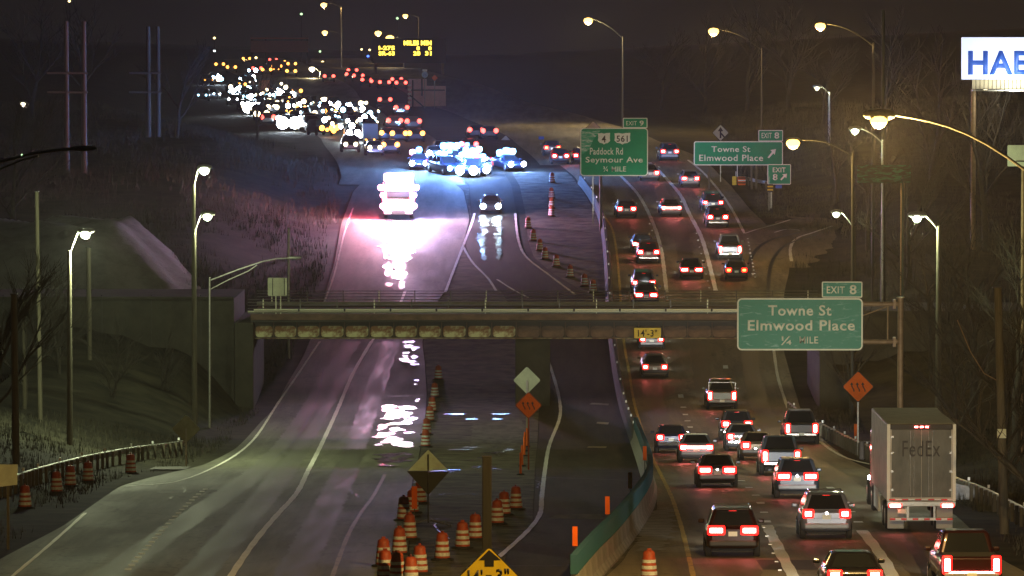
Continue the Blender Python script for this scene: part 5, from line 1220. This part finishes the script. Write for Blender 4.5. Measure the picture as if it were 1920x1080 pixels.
car('dark red black roof rack suv braking alone in the left lane, nearest the yellow line', 1374, 1046, 'suv', 'dark_red', 'wide', rack=True, beam=150, bumper=None, extra=ex_spoiler)
car('silver suv with pale tailgate directly left of the white box truck', 1550, 1012, 'suv', 'silver', 'small', bumper='pale', rack=True, beam=150, extra=ex_badge)
car('black sedan cut off by the bottom edge right of centre', 1603, 1128, 'sedan', 'black', 'block', bumper='chrome', beam=150)
car('dark pickup at the bottom right corner with a glowing strip across its tailgate', 1822, 1114, 'pickup', 'dark_red', 'vert', extra=ex_tgbar, beam=150, bumper='pale')
car('dark suv with long brake lights, rearmost of the middle lane queue', 1495, 935, 'suv', 'blue_grey', 'wide', bumper='pale', extra=ex_badge)
car('blue grey pickup with upright brake lights, second of the middle lane queue', 1465, 892, 'pickup', 'blue_grey', 'vert', bumper='chrome', extra=ex_badge)
car('sedan with pale silver bumper behind the car with a full width red light bar', 1345, 915, 'sedan', 'grey', 'wide', bumper='pale', extra=ex_badge)
car('sedan with a full width red light bar and lit roof edge', 1306, 868, 'sedan', 'silver', 'bar', bumper='pale', extra=ex_roofglow)
car('dark car half hidden left of the sedan with the full width light bar', 1259, 850, 'hatch', 'dark_blue', 'small')
car('beige sedan half hidden left of the blue grey pickup', 1421, 864, 'sedan', 'beige', 'block', bumper='pale')
car('silver sedan squeezed between the beige sedan and the car ahead', 1392, 846, 'sedan', 'silver', 'small', bumper='chrome')
car('dark suv ahead of the silver and beige sedans in the queue', 1382, 826, 'suv', 'grey', 'block', bumper='chrome')
car('snow roofed pickup at the head of the right lane queue', 1503, 834, 'pickup', 'grey', 'vert', extra=ex_snowroof, bumper='chrome')
car('grey pickup with a bed rack driving alone below the bridge', 1354, 769, 'pickup', 'green_grey', 'vert', extra=ex_ladder, bumper='pale')
car('small sedan just past the bridge shadow, lighting the barrier beside it', 1228, 710, 'sedan', 'beige', 'small', bumper=None)
car('car half hidden by the girder under the yellow clearance plaque', 1222, 657, 'sedan', 'grey', 'small', bumper='pale')
car('dark car just beyond the bridge rail in the left northbound lane', 1212, 573, 'sedan', 'dark_blue', 'wide', bumper=None)
car('tall car partly hidden ahead of the car just beyond the bridge rail', 1207, 553, 'suv', 'grey', 'small', mirror=True)
car('suv with bright square brake lights, second beyond the bridge in the left lane', 1216, 495, 'suv', 'red', 'block', bumper='chrome')
car('car whose wide red light bar shows above the second suv beyond the bridge', 1206, 476, 'sedan', 'dark_red', 'bar')
car('low sedan with a lit plate in the middle lane beyond the bridge', 1297, 525, 'sedan', 'black', 'wide')
car('small car with orange tail lights behind the silver pickup beyond the bridge', 1381, 527, 'hatch', 'black', 'orange', core='amber')
car('silver pickup with a pale tailgate in the right lane beyond the bridge', 1369, 489, 'pickup', 'silver', 'vert', bumper='chrome', extra=ex_badge)
car('suv with a white bumper near the ramp nose', 1346, 428, 'suv', 'black', 'block', bumper='chrome')
car('car just ahead of the white bumper suv near the ramp nose', 1337, 400, 'suv', 'dark_blue', 'small')
car('car with joined red and white rear lights in the middle lane', 1259, 407, 'sedan', 'silver', 'bar', bumper='pale')
car('dark hatchback with round red lights in the left lane below the shield sign', 1175, 410, 'hatch', 'black', 'block')
car('silver hatchback in the right lane below the wide exit sign', 1295, 352, 'hatch', 'silver', 'block', bumper='pale')
car('pale blue lit car at the lower right corner of the shield sign', 1219, 340, 'sedan', 'silver', 'block', bumper='pale')
car('farthest northbound car seen between the two green signs', 1256, 302, 'suv', 'blue_grey', 'block', bumper='pale')
car('far car with bright red lights left of the shield sign', 1051, 309, 'hatch', 'red', 'block', beam=60)
car('far car half hidden by the left edge of the shield sign', 1091, 308, 'hatch', 'dark_red', 'block', beam=60)
car('far car with an amber light above the bright red one', 1036, 293, 'hatch', 'grey', 'orange', core='amber', beam=0)

# ------------------------------------------------------------------ articulated box truck
def box_truck():
    p = rp_(1727, 998); sl = math.atan2(zg(p.y+6)-zg(p.y), 6)
    t = thing('box_truck', 'white box trailer truck with three red lights on top of its rear doors', 'truck', tuple(p), None, rz=.0, rx=.004, local=True)
    W_, H0, H1, L = 2.6, 1.18, 4.08, 8.6
    WHITE = mat('trailer_white', (.60,.58,.52), .5, vs=2, col2=(.42,.40,.36), cr=(.3,.6)); DOOR = mat('dirty_door_grey', (.17,.185,.165), .55, vs=1.6, col2=(.08,.088,.078), cr=(.3,.7), vstr=(1,1,.5))
    ROOF = mat('yellow_lit_roof', (.50,.48,.36), .7, vs=2, col2=(.38,.36,.26))  # yellow lamplight on the roof put into its colour
    bx = MB().cbox((0, L/2, (H0+H1)/2), (W_, L, H1-H0), .04).build('trailer_box', WHITE, t)
    MB().box((0, L/2, H1+.006), (W_-.12, L-.1, .012)).build('roof', ROOF, t)
    for s in (-1, 1): MB().cbox((s*(W_/2-.06), -.03, (H0+H1)/2), (.12, .08, H1-H0), .015).build('rear_post', M['sign_w2'], t)
    MB().cbox((0, -.03, H1-.10), (W_-.26, .08, .2), .015).build('header', M['dark'], t)
    for s in (-1, 1):
        d = MB().cbox((s*.565, -.02, (H0+H1)/2-.03), (1.11, .05, H1-H0-.34), .015).build('rear_door', DOOR, t)
        for k in (.28, .42): MB().tube([(s*k, -.06, H0+.2), (s*k, -.06, H1-.25)], .018, 6).build('lock_rod', M['galv'], d)
        for z in (1.6, 2.3, 3.0, 3.6): MB().box((s*1.10, -.055, z), (.10, .03, .08)).build('hinge', M['galv'], d)
    cxl = mat('faded_dark_lettering', (.030,.030,.036), .7, vs=3, col2=(.06,.062,.06))
    me = fit_text('FedEx', 0, 1, 0, 1, 0, cxl, t); 
    # place lettering in the trailer's own frame
    off = Vector(root_loc(t))
    for v in me.data.vertices: q = v.co+off; v.co = Vector((-.72+1.42*q.x, -.085+q.y, 2.86+.60*q.z))
    for x in (-.20, .0, .20):
        o = MB().cbox((x, -.08, H1-.10), (.14, .04, .07), .015).build('marker_light', M['tail'], t); MB().box((x, -.11, H1-.10), (.11, .02, .05)).build('lamp_core', M['tailcore'], o)
    MB().cbox((0, -.04, H0-.10), (W_, .12, .20), .02).build('rear_sill', M['galv'], t)
    tapeW = mat('white_tape', (.8,.8,.78), .4); tapeR = mat('red_tape', (.7,.02,.02), .4)
    for k in range(10): MB().box((-1.1+.245*k, -.09, H0+.06), (.22, .02, .05)).build('reflective_tape', tapeW if k % 2 else tapeR, t)
    for s in (-1, 1):
        o = MB().cbox((s*.98, -.10, H0-.16), (.50, .06, .16), .03).build('tail_light', M['tail'], t); MB().cbox((s*.98, -.14, H0-.16), (.40, .02, .11), .01).build('lamp_core', M['tailcore'], o)
        MB().cbox((s*.92, .55, .52), (.62, .03, .86), .012).build('mud_flap', mat('pale_mud_flap', (.36,.40,.38), .6) if s < 0 else bpy.data.materials['pale_mud_flap'], t)
        for y in (1.4, 2.65):
            for dx in (.95, .62): w = obj('wheel', WM[0], t, (s*dx*1.18, y, .50)); w.scale = (1.3, 1.45, 1.45); obj('rim', WM[1], w)
    MB().box((0, -.02, .50), (2.3, .06, .10)).build('underrun_bar', M['galv'], t)
    for k in range(11): MB().box((-1.08+.216*k, -.06, .50), (.20, .02, .075)).build('reflective_tape', tapeR if k % 2 == 0 else tapeW, t)
    for s in (-.5, .5): MB().box((s, 0, .78), (.08, .06, .5)).build('underrun_post', M['galv'], t)
    MB().box((-.72, -.03, .80), (.34, .02, .18)).build('licence_plate', M['plate'], t)
    MB().box((0, L/2, H0-.12), (1.0, L-.6, .2)).build('chassis_rail', M['dark'], t)
    # tractor
    RED = paint('dark_cab', (.10,.10,.11))
    MB().cbox((0, L+1.6, 1.9), (2.35, 2.2, 2.5), .18).build('cab', RED, t); MB().cbox((0, L+3.2, 1.35), (2.1, 1.4, 1.3), .2).build('hood', RED, t)
    for s in (-1, 1):
        MB().tube([(s*1.2, L+2.2, 2.6), (s*1.5, L+2.3, 2.6)], .03, 6).build('mirror_arm', M['chrome'], t); MB().cbox((s*1.52, L+2.3, 2.25), (.2, .15, .75), .04).build('mirror', M['dark'], t)
        for y in (.6, 3.2): w = obj('wheel', WM[0], t, (s*1.1, L+y, .50)); w.scale = (1.3, 1.45, 1.45); obj('rim', WM[1], w)
        MB().cbox((s*1.22, L-2.2, .75), (.08, 2.6, .85), .02).build('side_skirt', M['sign_w2'], t)
        MB().box((s*1.0, L+3.95, 1.0), (.3, .06, .2)).build('headlight', M['head'], t)
    light('headlight_beam', 'SPOT', (0, L+4.1, 1.0), (1,.95,.85), 7000, t, .3, R(46), .9, (R(90), 0, 0))
box_truck()

# ------------------------------------------------------------------ fire truck facing the camera, lights flashing
def fire_truck():
    p = rp_(747, 412); sl = math.atan2(zg(p.y+6)-zg(p.y), 6)
    t = thing('fire_truck', 'emergency truck facing the camera, ablaze with white and red flashing lights', 'fire truck', (p.x, p.y+8, zg(p.y+8)), None, rz=math.pi, rx=-sl, local=True)
    RD = paint('glare_white', (.75,.70,.70)); L = 8.0  # white body colour carries the glare blowout
    MB().cbox((0, L-1.3, 1.75), (2.5, 2.5, 2.3), .15).build('cab', RD, t); MB().cbox((0, (L-2.7)/2, 1.9), (2.5, L-2.8, 2.6), .08).build('body', RD, t)
    MB().cbox((0, L+.02, 2.2), (2.1, .06, .5), .03).build('windshield', M['glass'], t); MB().cbox((0, L+.15, .65), (2.5, .4, .4), .06).build('bumper', M['chrome'], t)
    MB().cbox((0, L+.03, 1.2), (1.0, .06, .6), .1).build('added_grille_glow', M['blaze_pink'], t)  # grille made to glow, added for the glare
    for s in (-1, 1):
        for y in (1.6, L-1.5): w = obj('wheel', WM[0], t, (s*1.1, y, .50)); w.scale = (1.3, 1.45, 1.45); obj('rim', WM[1], w)
        for z_, m_ in ((1.15, 'blaze_pink'), (2.1, 'blaze'), (2.75, 'blaze_pink')): MB().lathe([(.10,-.06),(.24,-.03),(.28,.04),(.24,.10)], (s*(1.42+.12*math.sin(z_*5)), L-.3, z_), 'Y', 12).build('added_glare_lamp', M[m_], t)  # side lamps and their brackets added to widen the glare
        MB().tube([(s*1.3, L-.2, .7), (s*1.3, L-.2, 3.2)], .04, 6).build('added_lamp_bracket', M['dark'], t)
        MB().cbox((s*.92, L+.08, 1.15), (.85, .12, .70), .12).build('headlight', M['blaze'], t)  # lamp faces enlarged to fill the front with glare
        MB().cbox((s*.55, L-.9, 3.12), (1.15, .45, .42), .1).build('warning_light', M['blaze_pink'], t)
        MB().cbox((s*1.20, L+.10, 1.95), (.40, .10, .8), .08).build('warning_light', M['blaze_red'], t)
        MB().cbox((s*.92, L+.38, .72), (.6, .08, .34), .06).build('warning_light', M['blaze'], t)
    MB().cbox((0, L-.6, 3.62), (2.5, .3, .70), .12).build('floodlight', M['blaze'], t)  # roof floodlight added to raise the glare above the cab
    MB().cbox((0, L+.06, 2.75), (2.5, .10, .50), .08).build('added_glare_strip', M['blaze_pink'], t)  # glowing strip added over the windshield for the glare
    for s, c, pw in ((-1, (1,.80,.95), 22000), (1, (1,.62,.80), 22000)):
        light('headlight_beam', 'SPOT', (s*.9, L+.5, 1.2), c, pw*.6, t, .25, R(60), .9, (R(83), 0, 0))
    light('warning_glow', 'POINT', (0, L+.6, 3.5), (1,.66,.84), 14000, t, .4)
    light('warning_glow', 'POINT', (1.6, L+.6, 3.6), (1,.10,.22), 9000, t, .3); light('warning_glow', 'POINT', (-1.6, L+.6, 3.6), (.50,.35,1), 9000, t, .3)
M['blaze'] = mat('blazing_white_lamp', (1,1,1), .3, emit=(1,.66,.88), es=5)
M['blaze_pink'] = mat('blazing_pink_lamp', (1,.7,.8), .3, emit=(1,.42,.72), es=7)
M['blaze_red'] = mat('blazing_red_lamp', (1,.1,.1), .3, emit=(1,.10,.22), es=6)
M['blaze_blue'] = mat('blazing_blue_lamp', (.3,.6,1), .3, emit=(.10,.36,1), es=10)
M['blaze_cyan'] = mat('blazing_cyan_lamp', (.6,.9,1), .3, emit=(.40,.80,1), es=12)
fire_truck()

# ------------------------------------------------------------------ oncoming and far vehicles
def lit_front(t, K, m, r=.26, zh=None):
    L = K['L']
    for s in (-1, 1): obj('headlight', cached(('lf', m, r), lambda: MB().lathe([(.02, .0), (r*.8, .05), (r, .0), (r*.8, -.08)], (0, 0, 0), 'Y', 12).mesh('headlight', M[m])), t, (s*(K['w']*.72), L+.04, zh or .72))
def ex_oncoming(t, K): lit_front(t, K, 'headblue', .25)
c = car('oncoming car with two bright white headlights shining on the wet collector lane', 920, 402, 'sedan', 'grey', 'small', facing=-1, beam=0, extra=ex_oncoming)
light('headlight_beam', 'SPOT', (0, 5.0, .8), (.72,.90,1), 2600, c, .25, R(40), .9, (R(88.5), 0, 0))
def ex_police(t, K):
    rr = random.Random(int(t.location.x*77)); lit_front(t, K, rr.choice(['blaze_cyan', 'headblue', 'head']), rr.choice([.26, .34, .44]))
    z = K['cab'][7]+.12
    cols = rr.choice([('blaze_blue', 'blaze_cyan', 'blaze_blue'), ('blaze_blue', 'blaze_blue', 'blaze_pink'), ('blaze_cyan', 'blaze_blue', 'blaze_blue'), ('blaze_blue', 'blaze_red', 'blaze_blue')])
    for k, m in enumerate(cols):
        if rr.random() < .2: continue
        s_ = rr.choice([.7, 1, 1, 1.25]); o = obj('warning_light', cached(('pl', m), lambda: MB().lathe([(.05,-.30),(.24,-.24),(.30,0),(.24,.24),(.05,.30)], (0, 0, 0), 'X', 10).mesh('warning_light', M[m])), t, ((k-1)*.62, 2.0, z+rr.uniform(-.05, .25))); o.scale = (s_,)*3
for px, py, lb in ((784,320,'police car at the far left of the flashing group, behind the fire truck lamps'),(812,330,'second police car from the left of the flashing group'),(838,318,'third police car from the left, set further back'),(860,333,'police car nearest the camera in the middle of the flashing group'),(886,322,'fourth from the right of the flashing group'),(908,334,'third police car from the right of the flashing group'),(934,322,'second from the right, beside the warm lamp'),(868,307,'police car at the back of the flashing group')):
    c = car(lb, px, py, random.Random(px).choice(['suv','sedan','suv']), 'dark_blue', 'small', facing=-1, beam=0, cat='police car', name='police_car', extra=ex_police)
    c.rotation_euler.z += random.Random(px+1).uniform(-.6, .6)
    light('warning_glow', 'POINT', (0, 4.9, 2.4), (.16,.35,1), 5000, c, .3)
def far(label, px, py, kind='head', m='head', r=.22, col='grey', body='suv', Yd=None, gap=None, glow=0, box=None):
    """small far vehicle: body, glass and the lights that show"""
    p = rp_(px, py) if Yd is None else at(px, py, Yd)
    K = KIND[body]; t = thing('distant_car' if box is None else 'distant_truck', label, 'car' if box is None else 'truck', (p.x, p.y, p.z), None, rz=(math.pi if kind == 'head' else 0)+ (.06), local=True)
    mt = paint(col, COLS[col]); L = K['L']
    obj('body', cached((body, col, 'b'), lambda: body_mesh(body, mt)), t); obj('cabin', cached((body, col, 'c'), lambda: MB().loft(cab_rings(K)).mesh('cabin', mt)), t)
    obj('windshield', cached((body, 'fw'), lambda: pane(K, 'front', .06, .94, .10, .92).mesh('windshield', M['glass'])), t)
    if box: obj('cargo_box', cached(('cb', box), lambda: MB().cbox((0, .2, 2.4), (2.5, 5.5, 2.6), .05).mesh('cargo_box', mat('cargo_box_'+box, {'orange': (.45,.16,.08), 'white': (.6,.7,.72), 'grey': (.25,.28,.22)}[box], .6))), t)
    r_ = r
    if kind == 'head' and r > .38: r = r*.72
    for s in (-1, 1):
        if kind == 'head': obj('headlight', cached(('fh', m, r), lambda: MB().lathe([(.02, .02), (r*.8, .05), (r, .0), (r*.8, -.08)], (0, 0, 0), 'Y', 10).mesh('headlight', M[m])), t, (s*.62*(gap or 1), L+.05, .8))
        elif True: obj('tail_light', cached(('ft', m, r), lambda: MB().lathe([(r*.8, .06), (r, .0), (r*.7, -.05)], (0, 0, 0), 'Y', 10).mesh('tail_light', M[m])), t, (s*.68, -.03, .95))
    r = r_
    if kind == 'head' and r > .38:
        rr = random.Random(int(px*7+py))
        for q in range(7):
            r2 = rr.choice([.12, .2, .3]); m2 = rr.choice([m, m, 'headwarm', 'headblue', 'blaze_cyan'])
            obj('glare_disc', cached(('fh', m2, r2), lambda: MB().lathe([(.02, .02), (r2*.8, .05), (r2, .0), (r2*.8, -.08)], (0, 0, 0), 'Y', 10).mesh('glare_disc', M[m2])), t, (rr.uniform(-1.3, 1.3), L+.05+q*.01, rr.uniform(.4, 2.2)))  # extra glowing discs added to spread the glare blob
    for y in (.9, L-.9):
        for s in (-1, 1): obj('wheel', WM[0], t, (s*.84, y, .345))
    if box: 
        pass
    if glow: light('headlight_beam', 'SPOT', (0, L+.2, .9), (.75,.88,1), glow, t, .3, R(80), .9, (R(88), 0, 0))
    return t
heads = [(403,156,'headblue',.62,'farthest top left blue white headlight pair',1.0),(467,158,'headblue',.42,'blue white headlights right of the farthest top left pair',.9),(444,180,'head',.45,'white headlights below the top left pair',.8),
 (459,190,'headwarm',.40,'warm headlights just above the bright left blaze',.8),(472,213,'head',.95,'large left blaze of headlights in the far queue',.8),(515,185,'headblue',.5,'blue white headlights left of the upper middle blaze',.8),
 (537,188,'head',.62,'upper middle blaze of headlights in the far queue',1.2),(540,243,'head',.95,'biggest blaze of headlights in the far left queue',1.1),(505,212,'headwarm',.3,'warm headlights between the two big left blazes',.9),(527,203,'headwarm',.28,'small warm headlights above the biggest blaze',.9),
 (490,225,'headwarm',.38,'warm headlights left of the biggest blaze',.9),(667,215,'headblue',.42,'pair of separate blue white headlights right of the middle lamp',1.1),(624,206,'head',.32,'headlights just right of the large warm lamp',.9),
 (660,262,'head',.45,'headlights beside the pale blue truck box',.7),(623,238,'headblue',.26,'small blue headlights left of the pale truck box',.8),(655,284,'headwarm',.22,'small warm headlights low on the hill by the lamp row',.8),
 (605,216,'head',.25,'small headlights below the large warm lamp',.9),(582,240,'headwarm',.22,'tiny headlights right of the biggest blaze',.8),(675,238,'headwarm',.20,'tiny headlights above the pale truck box',.8),
 (700,290,'headwarm',.22,'tiny warm headlights above the fire truck lamps',.8),(812,300,'headblue',.24,'small bluish headlights left of the police group',.9),(825,290,'head',.2,'small white headlights above the police group',.9)]
rh = random.Random(31)
for k in range(46):
    t_ = rh.random(); px = 400+300*t_+rh.uniform(-26, 26); py = 165+95*t_**.9+rh.uniform(-26, 22)
    if px < 420 and py > 190: py = 170
    o = far('far car whose headlights are lost in the glare of the left queue', px, py, 'head', rh.choice(['headblue','head','headwarm','headwarm','blaze_cyan','amber']), rh.choice([.09,.13,.17,.22,.3,.42]), rh.choice(['grey','silver','black']), rh.choice(['suv','sedan']), gap=rh.uniform(.7, 1.1)); o['group'] = 'headlights lost in the glare of the far left queue'; o.rotation_euler.z += rh.uniform(-.3, .3)
for px, py, m, r, lb, gp_ in heads:
    p = rp_(px, py); far('far car with '+lb, px, py, 'head', m, r, random.choice(['grey','silver','black','white']), random.choice(['suv','sedan']), gap=gp_, glow=(1500 if r > .4 else 0))
tails = [(661,142,'tailfar','left upper pair of far red tail lights'),(658,150,'tailfar','second row left far red tail lights'),(672,153,'tailfar','second row middle far red tail lights'),(688,161,'tailfar','third far pair in the red light string'),
 (705,164,'tailfar','fourth far pair in the red light string'),(721,166,'tailfar','fifth far pair in the red light string'),(744,160,'tailfar','right upper pair of the red light string'),(752,167,'tailfar','rightmost pair of the red light string'),
 (722,200,'tailfar','lone far pair of red lights left of the pink sign back'),(753,216,'tailfar','lone far pair of red lights below the pink sign back'),(617,154,'tailfar','red pair right of the small white far lamp'),
 (412,130,'amber','amber row at the top left of the far queue'),(434,136,'amber','second amber row at the top left'),(482,138,'tailfar','short red row in the top left queue'),(500,141,'amber','amber pair below the red truck'),
 (519,134,'amber','amber pair on the red truck box level'),(547,129,'amber','amber pair right of the red truck'),(546,144,'amber','amber pair below right of the red truck'),(555,183,'amber','small amber pair right of the orange truck box'),
 (728,266,'amber','amber lights left of the fire truck lamps row'),(748,267,'amber','amber lights in the far middle row'),(780,267,'amber','amber lights at the right of the far middle row'),(732,289,'amber','lower amber lights above the fire truck'),
 (893,260,'tailfar','red pair high above the police group'),(918,262,'tailfar','second red pair high above the police group'),(620,223,'amber','tiny amber pair below the large warm lamp'),(502,235,'tailfar','tiny red pair between the left blazes'),
 (512,120,'tailfar','red pair beside the far red truck box'),(775,243,'tailfar','red pair below the pink sign back, right'),(740,242,'tailfar','red pair below the pink sign back, left'),(462,118,'amber','amber pair at the very back left'),(880,288,'tailfar','red pair just above the police group')]
for px, py, m, lb in tails: far('far car, '+lb, px, py, 'tail', m, .26, random.choice(['grey','black','silver']), 'sedan')
for px, py, bx_, lb in ((518,136,'orange','far truck with a rust red box under the far red lights'),(496,180,'orange','far truck with an orange brown box above the bright blazes'),(548,178,'grey','far truck with a dull grey box right of the orange brown one'),(694,272,'white','far truck with a pale blue lit box left of centre')):
    o = far(lb, px, py, 'tail', 'amber', .16, 'grey', 'pickup', box=bx_); o.scale = (.6,)*3
for px, py, lb in ((1056,232,''),): pass

# ------------------------------------------------------------------ sodium row that carries on behind the camera side of the road
for o in list(bpy.data.objects):
    if '_local' in o: del o['_local']
# thin night air
if HAZE:
    hb = MB(); hb.box((0, 1600, 32), (1700, 3440, 110)); hz = hb.build('haze', None); hm = bpy.data.materials.new('night_haze'); hm.use_nodes = True; n_ = hm.node_tree; n_.nodes.clear()
    o_ = n_.nodes.new('ShaderNodeOutputMaterial'); v_ = n_.nodes.new('ShaderNodeVolumePrincipled'); v_.inputs['Color'].default_value = (.9,.88,.92,1); v_.inputs['Density'].default_value = HAZE; v_.inputs['Anisotropy'].default_value = .3
    n_.links.new(v_.outputs[0], o_.inputs['Volume']); hz.data.materials.append(hm); tag(hz, 'thin night haze filling the valley', 'haze', kind='stuff')
